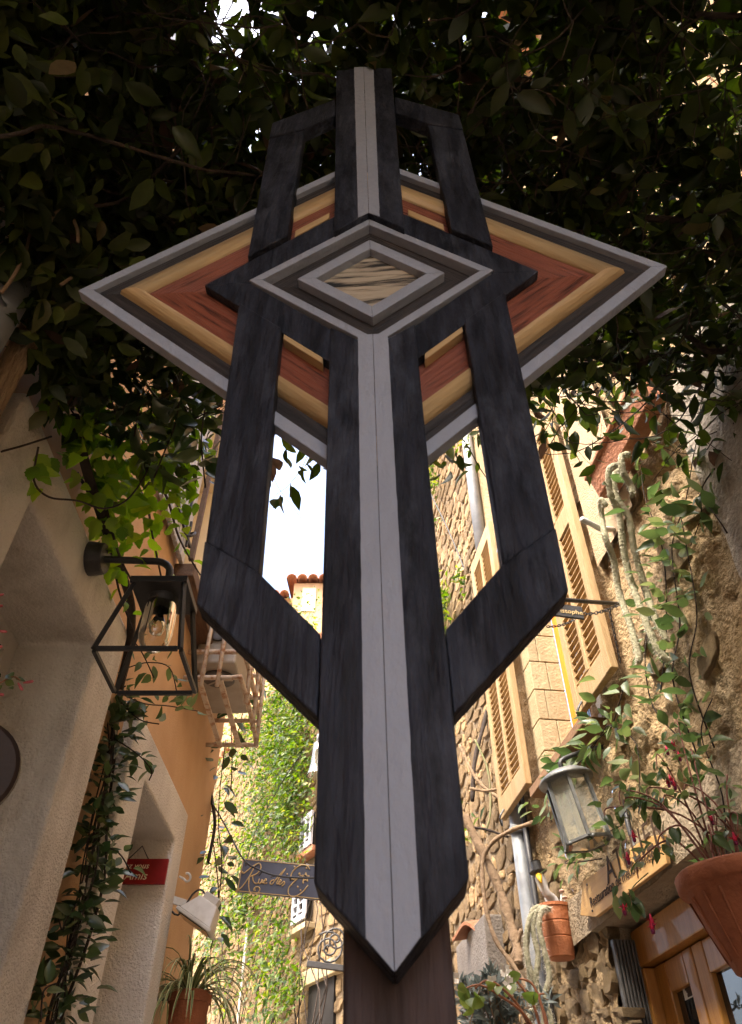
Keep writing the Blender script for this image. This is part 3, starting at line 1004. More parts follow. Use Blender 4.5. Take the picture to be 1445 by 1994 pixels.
MB().lathe(C + UP * (zt + .025), [(.06, 0), (.06, .022), (.028, .03), (.026, .05)], 20).build('cap', M_iron, LL, smooth=True)
arm = smooth_path([(-.985, 2.04, 3.25), (-.90, 2.04, 3.245), (-.80, 2.04, 3.24), (-.745, 2.04, 3.235), (-.712, 2.04, 3.21), (-.704, 2.04, 3.17), (-.704, 2.04, 3.12)], 5)
MB().tube(arm, .013, 10).build('arm', M_iron, LL, smooth=True)
MB().lathe((-1.0, 2.04, 3.25), [(.062, 0), (.062, .012), (.056, .05), (.052, .055)], 24, ax=(1, 0, 0)).build('wall_plate', M_iron, LL, smooth=False)
MB().lathe(C + UP * (zt - .002), [(.050, 0), (.050, -.028), (.047, -.03)], 20, closed=False).build('socket', M_iron, LL, smooth=True)
MB().lathe(C + UP * (zt - .03), [(.053, 0), (.054, -.11), (.050, -.14), (.038, -.163), (.019, -.177), (.001, -.181)], 22, closed=False).build('glass_dome', M_lampglass, LL, smooth=True)
bulb = MB().lathe(C + UP * (zt - .02), [(.012, 0), (.012, -.05), (.016, -.06), (.026, -.085), (.027, -.10), (.02, -.12), (.001, -.128)], 16, closed=False).build('bulb', M_lampglass, LL, smooth=True)
MB().tube(smooth_path([C + Vector((-.006, 0, zt - .06)), C + Vector((-.010, 0, zt - .10)), C + Vector((0, 0, zt - .085)), C + Vector((.010, 0, zt - .10)), C + Vector((.006, 0, zt - .06))]), .0015, 5).build('filament', mat('brass', (.5, .35, .12), rough=.4, metallic=.6), bulb)

# ------------------------------------------------------------------ red hanging sign in the second doorway
M_redsign = mat('red_lacquer', (.26, .010, .010), (.18, .006, .008), .45, 8)
M_cream_paint = mat('cream_paint', (.70, .60, .45), rough=.6)
p0 = (-1.234, 3.850, 2.834); p1 = (-0.9991, 3.850, 2.717)
RS = thing('hanging_sign', (p0[0], 3.85, p1[2]), 'small red sign with cream italic lettering in the left doorway', 'sign')
MB().box((p0[0] - .07, 3.85, p1[2]), (p1[0], 3.868, p0[2])).build('panel', M_redsign, RS, bevel=.003)
wd = p1[0] - p0[0] + .07; hh = p0[2] - p1[2]
lettering('Rendez vous', (p0[0] - .055, 3.848, p0[2] - hh * .40), (1, 0, 0), (0, 0, 1), hh * .33, M_cream_paint, RS, .25)
lettering('des Amis', (p0[0] - .055, 3.848, p0[2] - hh * .84), (1, 0, 0), (0, 0, 1), hh * .46, M_cream_paint, RS, .25)
mx_ = (p0[0] - .07 + p1[0]) / 2
MB().tube([(mx_ - .05, 3.859, p0[2]), (mx_, 3.88, p0[2] + .07), (mx_ + .05, 3.859, p0[2])], .003, 5).build('hanging_cord', M_iron, RS)

# floodlight, hook and wires
M_fwhite = mat('white_enamel', (.62, .61, .58), (.52, .50, .46), .4, 14, stain=.3, stain_col=(.35, .3, .25), sscale=9)
f0 = Vector((-1.019, 4.100, 2.734)); f1 = Vector((-0.9368, 4.100, 2.698)); f2 = Vector((-0.7777, 4.100, 2.604)); f3 = Vector((-0.8867, 4.100, 2.759))
FL = thing('floodlight', f0, 'white floodlight on a bracket at the corner of the left house', 'light')
MB().bar(f0 - Vector((.05, 0, 0)), f1, .018, .035).build('bracket', M_fwhite, FL, bevel=.002)
d1 = (f2 - f1).normalized(); u1 = Vector((d1.z * -1, 0, d1.x)); 
cc = f1 + (f2 - f1) * .55 
hx = (f2 - f1).length * .52
yv = Vector((0, 1, 0))
front = [cc - d1 * hx - yv * .075 - u1 * .035, cc + d1 * hx - yv * .075 - u1 * .035, cc + d1 * hx + yv * .075 - u1 * .035, cc - d1 * hx + yv * .075 - u1 * .035]
back = [cc - d1 * hx * .55 - yv * .045 + u1 * .065, cc + d1 * hx * .6 - yv * .045 + u1 * .065, cc + d1 * hx * .6 + yv * .045 + u1 * .065, cc - d1 * hx * .55 + yv * .045 + u1 * .065]
MB().add(front + back, [(3, 2, 1, 0), (4, 5, 6, 7), (0, 1, 5, 4), (1, 2, 6, 5), (2, 3, 7, 6), (3, 0, 4, 7)]).build('housing', M_fwhite, FL, bevel=.006)
MB().obox(cc - u1 * .043, d1 * (hx + .01), yv * .082, u1 * .008).build('front_rim', M_fwhite, FL, bevel=.003)
MB().obox(cc - u1 * .0535, d1 * (hx - .012), yv * .066, u1 * .002).build('glass', M_mirror, FL)
MB().obox(cc + u1 * .082, d1 * .042, yv * .03, u1 * .018).build('junction_box', M_fwhite, FL, bevel=.004)
MB().tube(smooth_path([cc + u1 * .085 - d1 * .045, cc + u1 * .09 - d1 * .08, f1 + u1 * .05, f1 - u1 * .06, f0 - u1 * .03, f0 + Vector((-.03, 0, .06)), (-1.035, 3.950, 2.745)]), .005, 6).build('cable', M_iron, FL, smooth=True)
hkp = [(-0.9887, 4.080, 2.822), (-0.9658, 4.080, 2.812), (-0.9478, 4.080, 2.799), (-0.9328, 4.080, 2.804), (-0.9304, 4.080, 2.822), (-0.9435, 4.080, 2.837), (-0.9568, 4.080, 2.837)]
MB_h = MB().tube(smooth_path(hkp), .006, 8).build('wall_hook', M_fwhite, smooth=True)
tag(MB_h, 'white open metal hook just above the floodlight', 'hook')

# ------------------------------------------------------------------ air conditioner in a rusty cage
AC = thing('air_conditioner', (-.92, 4.1, 3.7), 'grey air conditioner inside a rusty white wire cage on the orange wall', 'air conditioner')
M_acgrey = mat('warm_grey_casing', (.40, .37, .32), (.34, .31, .26), .55, 9, stain=.3, stain_col=(.25, .2, .15), sscale=5)
y0, y1, x0, x1, z0, z1 = 3.80, 4.42, -1.04, -.80, 3.92, 4.42
MB().box((x0, y0, z0), (x1, y1, z1)).build('casing', M_acgrey, AC, bevel=.015)
MB().lathe(((x0 + x1) / 2, y0 + .17, z0), [(.095, -.002), (.095, -.014), (.085, -.016)], 24).build('fan_ring', M_darkmetal, AC)
MB().lathe(((x0 + x1) / 2, y0 - .002, z0 + .25), [(.10, 0), (.10, .012), (.09, .014)], 24, ax=(0, -1, 0)).build('fan_ring', M_darkmetal, AC)
for k in range(5):
    aa = k * math.pi / 2.5
    MB().bar(((x0 + x1) / 2, y0 + .17, z0 - .018), ((x0 + x1) / 2 + .085 * math.cos(aa), y0 + .17 + .085 * math.sin(aa), z0 - .018), .012, .003).build('fan_blade', M_acgrey, AC)
cx0, cx1, cy0, cy1 = -1.06, -.735, 3.70, 4.52
for k, z in enumerate((3.76, 3.93, 4.10, 4.27, 4.44)):
    MB().tube(smooth_path([(cx0, cy0, z), (cx1 - .05, cy0, z), (cx1, cy0 + .05, z), (cx1, cy1 - .05, z), (cx1 - .05, cy1, z), (cx0, cy1, z)], 3), .0145, 7).build('cage_hoop', M_rustwhite, AC, smooth=True)
for x, y in ((-.95, cy0 - .012), (-.86, cy0 - .012), (cx1 + .012, 3.88), (cx1 + .012, 4.2), (cx1 + .012, 4.42)):
    MB().tube([(x, y, 3.70), (x, y, 4.52)], .013, 7).build('cage_bar', M_rustwhite, AC, smooth=True)
for x in (-.97, -.85):
    MB().bar((x, cy0, 3.745), (x, cy1, 3.745), .03, .012).build('support_rail', M_rustwhite, AC)

# ------------------------------------------------------------------ cables with small bulbs
def cable(name, pts, r, lab, clips=0):
    P = smooth_path(pts, 6)
    t = thing(name, P[0], lab, 'cable')
    MB().tube(P, r, 6).build('wire', M_iron, t, smooth=True)
    if clips:
        L = len(P)
        for k in range(clips):
            q = P[int((k + .5) * L / clips)]
            d = Vector(rng.normal(size=3)).normalized() * .03
            MB().tube([q, q + d], [.004, .003], 5).build('light_bud', M_iron, t)
    return t
cable('light_string', [(-1.474, 4.900, 4.609), (-1.280, 4.930, 4.177), (-1.155, 4.930, 3.846), (-1.056, 4.940, 3.547), (-1.020, 4.940, 3.395), (-1.030, 4.940, 3.172)], .012, 'thick black cable bundle running down the corner of the orange house', 26)
cable('light_string', [(-1.047, 4.900, 3.531), (-0.9195, 4.800, 3.343), (-0.7317, 4.450, 3.034), (-0.6273, 4.420, 2.963), (-0.5092, 4.420, 2.930), (-0.3166, 4.420, 2.922), (-0.06472, 4.420, 2.947), (0.3178, 4.420, 3.114)], .005, 'thin black light string sagging across the blue street sign', 14)
cable('overhead_wire', [(0.5842, 5.200, 6.725), (0.7154, 5.150, 6.203), (0.8228, 5.100, 5.672), (0.8697, 5.050, 5.273), (1.017, 4.700, 4.315)], .006, 'thin black wire crossing the sunlit stones right of the totem')
cable('garden_wire', [(-0.5026, 5.600, 4.287), (-0.7251, 5.800, 4.038), (-0.964, 6.200, 3.744), (-1.008, 6.300, 3.314)], .004, 'thin wire hanging among the ivy left of the totem')

# ------------------------------------------------------------------ street name sign
M_slate = mat('flare_tinted_slate', (.085, .095, .135), (.12, .135, .185), .45, 5, stain=.3, stain_col=(.13, .14, .17), sscale=4)  # blue-grey paint, lifted paler by lens flare put into the colour
M_gold = mat('gold_paint', (.62, .45, .22), rough=.5)
YS = 4.55
c0 = Vector((-0.7485, 4.550, 3.070)); c1 = Vector((-0.7515, 4.550, 2.886)); c2 = Vector((-0.2637, 4.550, 3.027))
sx_ = (c2 - c0); sl_ = 1.75; 
ux = sx_.normalized(); W_ = sx_.length * sl_; dn = (c1 - c0); Hs = dn.length
uz = Vector((-ux.z, 0, ux.x)); 
def sp(x, y, o=0.0):
    return c0 + ux * x - uz * y + Vector((0, -o, 0))
SS = thing('street_sign', sp(W_ / 2, Hs), 'slate blue street name sign with gold swirling script hanging across the lane', 'sign')
MB().prism([sp(0, 0), sp(W_, 0), sp(W_, Hs), sp(0, Hs)], (0, .016, 0)).build('panel', M_slate, SS, bevel=.004)
bd = MB()
for a_, b_ in (((.006, .006), (W_ - .006, .006)), ((W_ - .006, .006), (W_ - .006, Hs - .006)), ((W_ - .006, Hs - .006), (.006, Hs - .006)), ((.006, Hs - .006), (.006, .006))):
    MB().bar(sp(*a_, .001), sp(*b_, .001), .004, .003, up=(0, 1, 0)).build('gold_border', M_gold, SS)
kx = (sx_.length) / 722.0          # lettering strokes, measured from the sign's left end
def stroke(pts, r=.0035, name='gold_stroke'):
    P = smooth_path([sp((x - 150) * kx, (y - 545 - (x - 150) * .087) * kx, .003) for x, y in pts], 4)
    MB().tube(P, r, 5).build(name, M_gold, SS, smooth=True)
stroke([(165, 660), (185, 670), (220, 640), (262, 605), (250, 660), (215, 740), (180, 790), (140, 812)])
stroke([(262, 605), (300, 590), (322, 625), (300, 670), (262, 690), (235, 700)])
stroke([(262, 690), (275, 730), (300, 752), (325, 745)])
stroke([(235, 700), (248, 780), (275, 830), (320, 835), (345, 805), (330, 780), (300, 785), (295, 805), (310, 808)])
stroke([(325, 715), (322, 745), (338, 752), (350, 720), (352, 748), (365, 745)])
stroke([(365, 738), (385, 728), (380, 715), (365, 735), (372, 752), (398, 748)])
stroke([(452, 725), (430, 730), (422, 752), (440, 758), (465, 720), (535, 630), (490, 710), (478, 755), (495, 752)])
stroke([(495, 748), (512, 735), (505, 722), (492, 745), (502, 760), (520, 755)])
stroke([(520, 755), (535, 735), (545, 752), (525, 775)])
stroke([(740, 640), (715, 610), (660, 605), (610, 640), (588, 690), (610, 720), (660, 700)])
stroke([(660, 700), (620, 740), (585, 790), (595, 840), (640, 855), (700, 825), (745, 765)])
stroke([(650, 680), (660, 668), (668, 690), (700, 685)])
sc_ = [(712, 665), (722, 690), (745, 690), (728, 708), (738, 735), (715, 720), (695, 738), (702, 712), (685, 695), (706, 692), (712, 665)]
for a_, b_ in zip(sc_[:-1], sc_[1:]):
    MB().tube([sp((a_[0] - 150) * kx, (a_[1] - 545 - (a_[0] - 150) * .087) * kx, .003), sp((b_[0] - 150) * kx, (b_[1] - 545 - (b_[0] - 150) * .087) * kx, .003)], .003, 5).build('gold_stroke', M_gold, SS)
for x, y in ((170, 660), (155, 822), (343, 828), (555, 677), (608, 618), (712, 628), (604, 762), (660, 778), (688, 806), (300, 795), (700, 745)):
    MB().lathe(sp((x - 150) * kx, (y - 545 - (x - 150) * .087) * kx, .001), [(.005, 0), (.005, .004), (.002, .006)], 8, ax=(0, -1, 0)).build('gold_dot', M_gold, SS)
# bracket above a far doorway, scrolls in iron
SB = thing('scroll_bracket', fw(2.2, 3.6, .3), 'black iron bracket with two spiral scrolls on the ivy wall', 'bracket')
def spiral(c, r0, r1, turns, a0):
    return [Vector((c[0] + (r0 + (r1 - r0) * t / 30) * math.cos(a0 + turns * 2 * math.pi * t / 30), c[1], c[2] + (r0 + (r1 - r0) * t / 30) * math.sin(a0 + turns * 2 * math.pi * t / 30))) for t in range(31)]
s1 = Vector((-0.4131, 8.200, 3.446)); s2 = Vector((-0.3455, 8.200, 3.522)); b1 = Vector((-0.6157, 8.200, 3.315)); b2 = Vector((-0.01229, 8.200, 3.250))
MB().tube(spiral(s1, .02, .155, 2.2, 1.0), .010, 6).build('scroll', M_iron, SB, smooth=True)
MB().tube(spiral(s2, .015, .12, 2.0, 4.0), .010, 6).build('scroll', M_iron, SB, smooth=True)
MB().bar(b1, b2, .05, .05).build('beam', M_iron, SB, bevel=.003)
# glass bell lamp half hidden by the totem
bl = Vector((-0.4785, 6.500, 4.433))
BL = thing('bell_lamp', bl, 'clear glass bell lamp peeking out left of the totem shaft', 'lamp')
MB().lathe(bl, [(.098, 0), (.092, .02), (.072, .10), (.062, .20), (.056, .30), (.03, .32)], 20, closed=False).build('glass_bell', glassmat('milky_glass', (.88, .92, .9), .9, .05), BL, smooth=True)
MB().lathe(bl + UP * .32, [(.032, 0), (.028, .07), (.01, .09)], 14).build('cap', M_zinc, BL, smooth=True)
MB().tube([bl + UP * .4, bl + UP * .75], .005, 5).build('cord', M_iron, BL)
# pale conduit on the ivy wall
cq = [fw(*(4.182, 4.197), .13), fw(*(4.252, 3.654), .13), fw(*(4.158, 3.156), .13), fw(4.3, 2.2, .13)]
tag(MB().tube([fw(4.36, 4.35, .14), fw(4.36, 2.2, .14)], .018, 8).build('conduit_pipe', M_acgrey, smooth=True), 'thin pale conduit pipe on the ivy wall above the spider plant', 'pipe')

# ------------------------------------------------------------------ drainpipes on the right
DP = thing('drainpipe', rw(4.72, 0, .06), 'grey zinc drainpipe running down the stone wall beside the goose pot', 'drainpipe')
MB().tube([rw(4.50, 8.0, .035), rw(4.50, 4.95, .035)], .047, 14).build('upper_pipe', M_zinc, DP, smooth=True)
MB().tube([rw(4.53, 4.97, .035), rw(4.53, 0.1, .035)], .042, 14).build('lower_pipe', M_zinc, DP, smooth=True)
for h in (5.3, 4.93, 3.2, 2.2):
    MB().lathe(rw(4.515, h, .035), [(.053, -.018), (.053, .018)], 14).build('pipe_collar', M_zinc, DP)
tag(MB().tube([rw(4.43, 4.0, .02), rw(4.43, 2.5, .02), rw(4.41, 1.5, .02)], .018, 10).build('black_conduit', M_iron, smooth=True), 'thin black conduit beside the grey drainpipe', 'pipe')

# ------------------------------------------------------------------ six sided lantern on the right
M_frost = glassmat('old_pane_glass', (.86, .88, .80), .70, .06)
M_lead = mat('pewter_metal', (.10, .105, .105), (.17, .175, .17), .5, 18, metallic=.3, bump=.1)
LC = Vector((0.8951, 3.250, 2.830))
axis = Vector((-.16, .0, 1)).normalized()
hh2, r_t, r_b = .135, .098, .103
def lp(k, r, z):
    e1 = axis.cross(Vector((0, 1, 0))).normalized(); e2 = axis.cross(e1)
    a_ = k * math.pi / 3 + .35
    return LC + axis * z + (e1 * math.cos(a_) + e2 * math.sin(a_)) * r
RL = thing('wall_lantern', LC - axis * hh2, 'six sided grey lantern with old glass panes on the stone wall', 'lantern')
for k in range(6):
    MB().bar(lp(k, r_t, hh2), lp(k, r_b, -hh2), .014).build('corner_bar', M_lead, RL, bevel=.001)
    MB().bar(lp(k, r_b, -hh2), lp(k + 1, r_b, -hh2), .013).build('bottom_rail', M_lead, RL, bevel=.001)
    MB().add([lp(k, r_t - .003, hh2), lp(k + 1, r_t - .003, hh2), lp(k + 1, r_b - .003, -hh2), lp(k, r_b - .003, -hh2)], [(0, 1, 2, 3)]).build('glass_pane', M_frost, RL)
MB().add([lp(k, r_b - .004, -hh2 - .001) for k in range(6)] + [LC - axis * (hh2 + .03)], [(k, (k + 1) % 6, 6) for k in range(6)]).build('bottom_glass', M_frost, RL)
for k in (0, 1, 2, 5):
    MB().lathe(lp(k + .15, r_b, -hh2 - .012), [(.006, 0), (.009, .006), (.006, .013)], 8).build('bead', M_lead, RL, smooth=True)
MB().lathe(LC + axis * hh2, [(.122, -.004), (.124, .004), (.116, .016), (.085, .036), (.05, .048), (.012, .055)], 28, ax=axis).build('hood', M_lead, RL, smooth=True)
MB().lathe(LC - axis * .10, [(.02, 0), (.02, .11), (.014, .13)], 12, ax=axis).build('candle_tube', M_cream_paint, RL, smooth=True)
al = smooth_path([LC + axis * (hh2 + .055), LC + axis * (hh2 + .11) + Vector((.03, 0, 0)), (1.128, 3.300, 3.150), (1.126, 3.250, 2.968), (1.096, 3.220, 2.774), rw(3.12, 2.62, .03)], 5)
MB().tube(al, .011, 8).build('arm', M_iron, RL, smooth=True)

# ------------------------------------------------------------------ wooden board above the door
M_board = mat('pale_plywood', (.60, .37, .145), (.52, .30, .11), .6, 6, stretch=(1, 1, 8), bump=.1, bscale=60, stain=.25, stain_col=(.4, .25, .12), sscale=4)
M_ink = mat('burnt_ink', (.06, .035, .02), rough=.8)
WS = thing('shop_board', rw(3.35, 2.5, .05), 'pale wooden board with burnt lettering above the amber door', 'sign')
q = [(3.765, 2.544), (3.594, 2.493), (2.868, 2.478), (2.843, 2.572), (2.954, 2.606), (3.669, 2.662)]
MB().prism([rw(s, h, .05) for s, h in q], RN * -.018).build('panel', M_board, WS, bevel=.003)
tl0 = (3.622, 2.537); tl1 = (2.866, 2.523); tu0 = (3.397, 2.567)
xd = (rw(*tl1) - rw(*tl0)).normalized()
yd = (UP - xd * UP.dot(xd)).normalized()
L1 = (rw(*tl1) - rw(*tl0)).length
lettering('Restauration de meubles anciens', rw(*tl0, .0525), xd, yd, L1 / 13.2, M_ink, WS, 0, spacing=.97)
lettering('ATELIER', rw(*tu0, .0525), xd, yd, L1 / 5.2, M_ink, WS, 0, spacing=1.1)
for s, h in ((q[5][0] - .05, q[5][1] - .03), (q[3][0] + .04, q[3][1] - .03), (q[1][0] + .02, q[1][1] + .03)):
    MB().lathe(rw(s, h, .050), [(.006, 0), (.004, .004)], 8, ax=RN).build('nail', M_iron, WS)

# papers on the door
M_paper = mat('white_paper', (.62, .60, .56), (.55, .53, .50), .8, 20)
for k, (pts_, lab) in enumerate(((( (3.456, 2.300), (3.332, 2.293), (3.323, 2.211), (3.457, 2.225)), 'white notice taped high on the glass of the amber door'),
                                 (( (3.441, 2.206), (3.327, 2.205), (3.310, 2.164), (3.438, 2.167)), 'lower white notice taped on the glass of the amber door'))):
    n_ = thing('paper_notice', rw(*pts_[0], -.18), lab, 'notice')
    s_a = pts_[0][0]; s_b = pts_[1][0]; h_a = pts_[0][1]; h_b = pts_[3][1] if k == 0 else pts_[2][1]
    MB().obox(rw((s_a + s_b) / 2, (h_a + h_b) / 2, -.1885), RD * abs(s_a - s_b) / 2, RN * .0006, UP * abs(h_a - h_b) / 2).build('sheet', M_paper, n_)
    for j in range(4):
        w_ = abs(s_a - s_b) * random.uniform(.22, .38)
        MB().obox(rw((s_a + s_b) / 2 + random.uniform(-.01, .01), max(h_a, h_b) - abs(h_a - h_b) * (.2 + .19 * j), -.1875), RD * w_, RN * .0004, UP * .005).build('print_line', M_ink, n_)

# ------------------------------------------------------------------ little black sign on chains
CS = thing('chain_sign', (0.8421, 2.600, 3.387), 'small black nameplate hanging on chains from an iron rod', 'sign')
MB().tube([(0.7502, 2.600, 3.492), (0.8446, 2.620, 3.501), (1.132, 2.750, 3.575)], .010, 7).build('rod', M_iron, CS, smooth=True)
pa = Vector((0.7707, 2.620, 3.487)); pb = Vector((0.9115, 2.620, 3.465)); pd = Vector((0.9055, 2.620, 3.401))
uxx = (pb - pa).normalized(); hgt = (pb - pd).length
MB().prism([pa, pb, pb - UP * hgt, pa - UP * hgt], (0, .012, 0)).build('panel', M_iron, CS, bevel=.002)
lettering('Christophe', pb - UP * hgt * .72 - uxx * .004 + Vector((0, -.0016, 0)), uxx, UP, hgt * .5, M_gold, CS, .08, align='RIGHT')
def chain(p, q, sag, n):
    p = Vector(p); q = Vector(q)
    for k in range(n):
        t0, t1 = k / n, (k + 1) / n
        a_ = p.lerp(q, t0) - UP * sag * 4 * t0 * (1 - t0); b_ = p.lerp(q, t1) - UP * sag * 4 * t1 * (1 - t1)
        d_ = (b_ - a_); c_ = (a_ + b_) / 2; L_ = d_.length * .68; d_.normalize()
        w_ = d_.orthogonal().normalized() if k % 2 else d_.cross(d_.orthogonal()).normalized()
        MB().tube([c_ + d_ * L_ * math.cos(t) + w_ * L_ * .5 * math.sin(t) for t in [i * math.pi / 5 for i in range(11)]], .0022, 4, cap=False).build('chain_link', M_iron, CS)
chain((0.9137, 2.630, 3.432), (1.118, 2.740, 3.562), .012, 13)
chain((0.7379, 2.600, 3.347), (0.8705, 2.620, 3.401), .012, 11)
chain((1.074, 2.740, 3.542), (1.103, 2.850, 3.329), .005, 18)

# ------------------------------------------------------------------ terracotta trough high on the wall
TR = thing('terracotta_trough', rw(2.42, 4.0, .12), 'long terracotta trough planter high on the stone wall', 'planter')
tq = [(2.12, 3.94), (2.72, 4.10)]
m = MB()
a0 = rw(2.10, 3.98, .03); L_ = .62
def trough(s, w, z):
    return [rw(s, z, .02), rw(s, z, .02 + w)]
P0 = [rw(1.92, 3.99, .02), rw(1.92, 3.99, .10), rw(1.92, 4.11, .13), rw(1.92, 4.11, .01)]
MB().prism(P0, RD * .60).build('trough_body', M_tile, TR, bevel=.006)
MB().prism([rw(1.905, 4.11, .005), rw(1.905, 4.11, .145), rw(1.905, 4.135, .145), rw(1.905, 4.135, .005)], RD * .63).build('trough_rim', M_tile, TR, bevel=.006)
wp = [(0.9074, 2.350, 3.730), (1.006, 2.420, 3.736)]
tag(MB().tube([wp[0], wp[1], rw(2.66, 3.93, -.02)], .013, 8).build('white_pipe', M_fwhite, smooth=True), 'short white pipe poking out of the wall beside the near shutter', 'pipe')

# ------------------------------------------------------------------ goose in a top hat, in its pot
GP = Vector((0.8989, 4.000, 2.656))
gr = .085
GG = thing('terracotta_pot', GP - UP * .23, 'terracotta pot fixed to the drainpipe, holding a white goose figure', 'pot')
M_terra = mat('terracotta_pot', (.42, .15, .06), (.33, .11, .045), .8, 9, bump=.25, bscale=60, stain=.3, stain_col=(.40, .24, .15), sscale=9)
MB().lathe(GP, [(.058, -.225), (.064, -.22), (.072, -.15), (.0725, -.145), (.0695, -.14), (.073, -.135), (.078, -.085), (.0785, -.08), (.0755, -.075), (.079, -.07), (.083, -.012), (.087, -.010), (.087, .004), (.078, .006), (.074, -.03)], 28).build('pot_body', M_terra, GG, smooth=False)
MB().lathe(GP - UP * .03, [(.001, .002), (.072, 0)], 20, closed=False).build('soil', M_dark, GG)
M_gw = mat('goose_white', (.74, .72, .70), (.64, .62, .60), .5, 10)
GS = thing('goose_figure', GP + UP * .01, 'white goose figure with yellow beak and black top hat in the pot', 'figurine')
gtop = Vector((0.8457, 3.970, 2.785))
MB().tube(smooth_path([GP + Vector((.02, 0, -.05)), GP + Vector((.005, 0, .03)), gtop - Vector((-.022, 0, .075)), gtop - Vector((-.006, 0, .02)), gtop + Vector((-.004, -.004, .012))], 5),
          [.028, .028, .027, .026, .025, .024, .023, .022, .021, .021, .021, .021, .022, .024, .026, .027, .027, .026, .025, .022, .014], 12).build('neck_and_head', M_gw, GS, smooth=True)
MB().tube([gtop + Vector((-.008, -.018, .004)), gtop + Vector((-.010, -.045, -.022)), gtop + Vector((-.010, -.062, -.045))], [.017, .012, .004], 9).build('beak', mat('beak_yellow', (.72, .42, .03), rough=.45), GS, smooth=True)
for s in (-1, 1):
    MB().lathe(gtop + Vector((-.004 + s * .020, -.017, .012)), [(.0035, 0), (.002, .003)], 8, ax=(s, -1, 0)).build('eye', M_iron, GS)
hat = gtop + Vector((-.004, .0, .022))
MB().lathe(hat, [(.045, 0), (.046, .004), (.026, .008), (.024, .05), (.026, .054), (.001, .056)], 20, ax=(-.12, 0, 1)).build('top_hat', M_iron, GS, smooth=False)
for k, (dx, dz) in enumerate(((-.045, .055), (.045, .06), (.055, .03))):
    MB().tube([GP + Vector((dx * .6, -.02, -.02)), GP + Vector((dx, -.03, dz))], [.007, .005], 7).build('mushroom_stem', M_gw, GS, smooth=True)
    MB().lathe(GP + Vector((dx, -.03, dz)), [(.014, 0), (.012, .008), (.001, .014)], 10).build('mushroom_cap', mat('pink_cap', (.6, .38, .3), rough=.6), GS, smooth=True)

# ------------------------------------------------------------------ big pot at the right edge
BPc = Vector((1.02, 2.16, 2.23))
BP = thing('hanging_pot', BPc - UP * .26, 'large terracotta pot with fuchsia at the right edge of the lane', 'pot')
M_terra2 = mat('weathered_terracotta', (.34, .12, .055), (.25, .085, .04), .85, 6, bump=.35, bscale=50, stain=.5, stain_col=(.19, .08, .05), sscale=6)
MB().lathe(BPc, [(.085, -.235), (.095, -.23), (.13, -.14), (.160, -.045), (.167, -.043), (.178, -.040), (.182, -.03), (.184, -.005), (.178, .002), (.165, 0), (.15, -.04)], 40).build('pot_body', M_terra2, BP, smooth=True)
for k in range(18):
    a_ = k * 2 * math.pi / 18
    MB().tube([BPc + Vector((.104 * math.cos(a_), .104 * math.sin(a_), -.21)), BPc + Vector((.158 * math.cos(a_), .158 * math.sin(a_), -.06))], .0035, 5).build('rib', M_terra2, BP, smooth=True)
MB().lathe(BPc - UP * .03, [(.001, .004), (.155, 0)], 24, closed=False).build('soil', M_dark, BP)
MB().bar(BPc + Vector((.06, .02, -.05)), BPc + Vector((.24, .02, -.05)), .015).build('wall_bracket', M_iron, BP)

# ------------------------------------------------------------------ tile hood over a grey niche
TH = thing('tile_hood', rw(5.75, 2.95, .12), 'small hood of curved terracotta roof tiles over a grey plaster niche', 'roof hood')
e0 = (5.729, 2.956); e1 = (5.010, 2.855)
TB = Vector((0.5346, 5.500, 2.897)); tp_ = Vector((.62, -.78, 0)); ta_ = Vector((.78, .50, .22)).normalized()
def wave(t):
    return .038 * math.sin(t * math.pi * 2.4 - 1.2)
V = []; n = 24; S_ = n + 1
for j in range(2):
    for z_ in (0, .020):
        for i in range(n + 1):
            t = i / n
            V.append(TB + tp_ * .34 * t + ta_ * .42 * j + UP * (wave(t) + z_))
F_ = []
for i in range(n):
    F_ += [(i, i + 1, 2 * S_ + i + 1, 2 * S_ + i), (S_ + i, S_ + i + 1, 3 * S_ + i + 1, 3 * S_ + i), (i, i + 1, S_ + i + 1, S_ + i)]
F_ += [(0, S_, 3 * S_, 2 * S_), (n, S_ + n, 3 * S_ + n, 2 * S_ + n)]
MB().add(V, F_).build('curved_tile', M_tile, TH, smooth=False)
NB = MB().obox(rw(5.55, 2.12, .05), RD * .40, RN * .07, UP * .80).build('plaster_block', mat('hood_shade_plaster', (.20, .175, .15), (.14, .12, .10), .95, 5, bump=.6, bscale=60), TH, bevel=.01)  # grey plaster with the hood's shade put into its colour
MB().obox(rw(5.62, 2.55, .122), RD * .02, RN * .002, UP * .05).build('keyhole', M_dark, NB)

# ------------------------------------------------------------------ round brown sign cut by the left edge
tag(MB().lathe((-0.7562, 1.350, 2.157), [(.088, 0), (.092, .004), (.092, .018), (.085, .022)], 36, ax=(.25, -1, -.2)).build('round_sign', mat('dark_brown_varnish', (.022, .012, .009), (.032, .018, .013), .5, 8, bump=.1)),
    'dark brown round wooden sign cut by the left edge', 'sign')

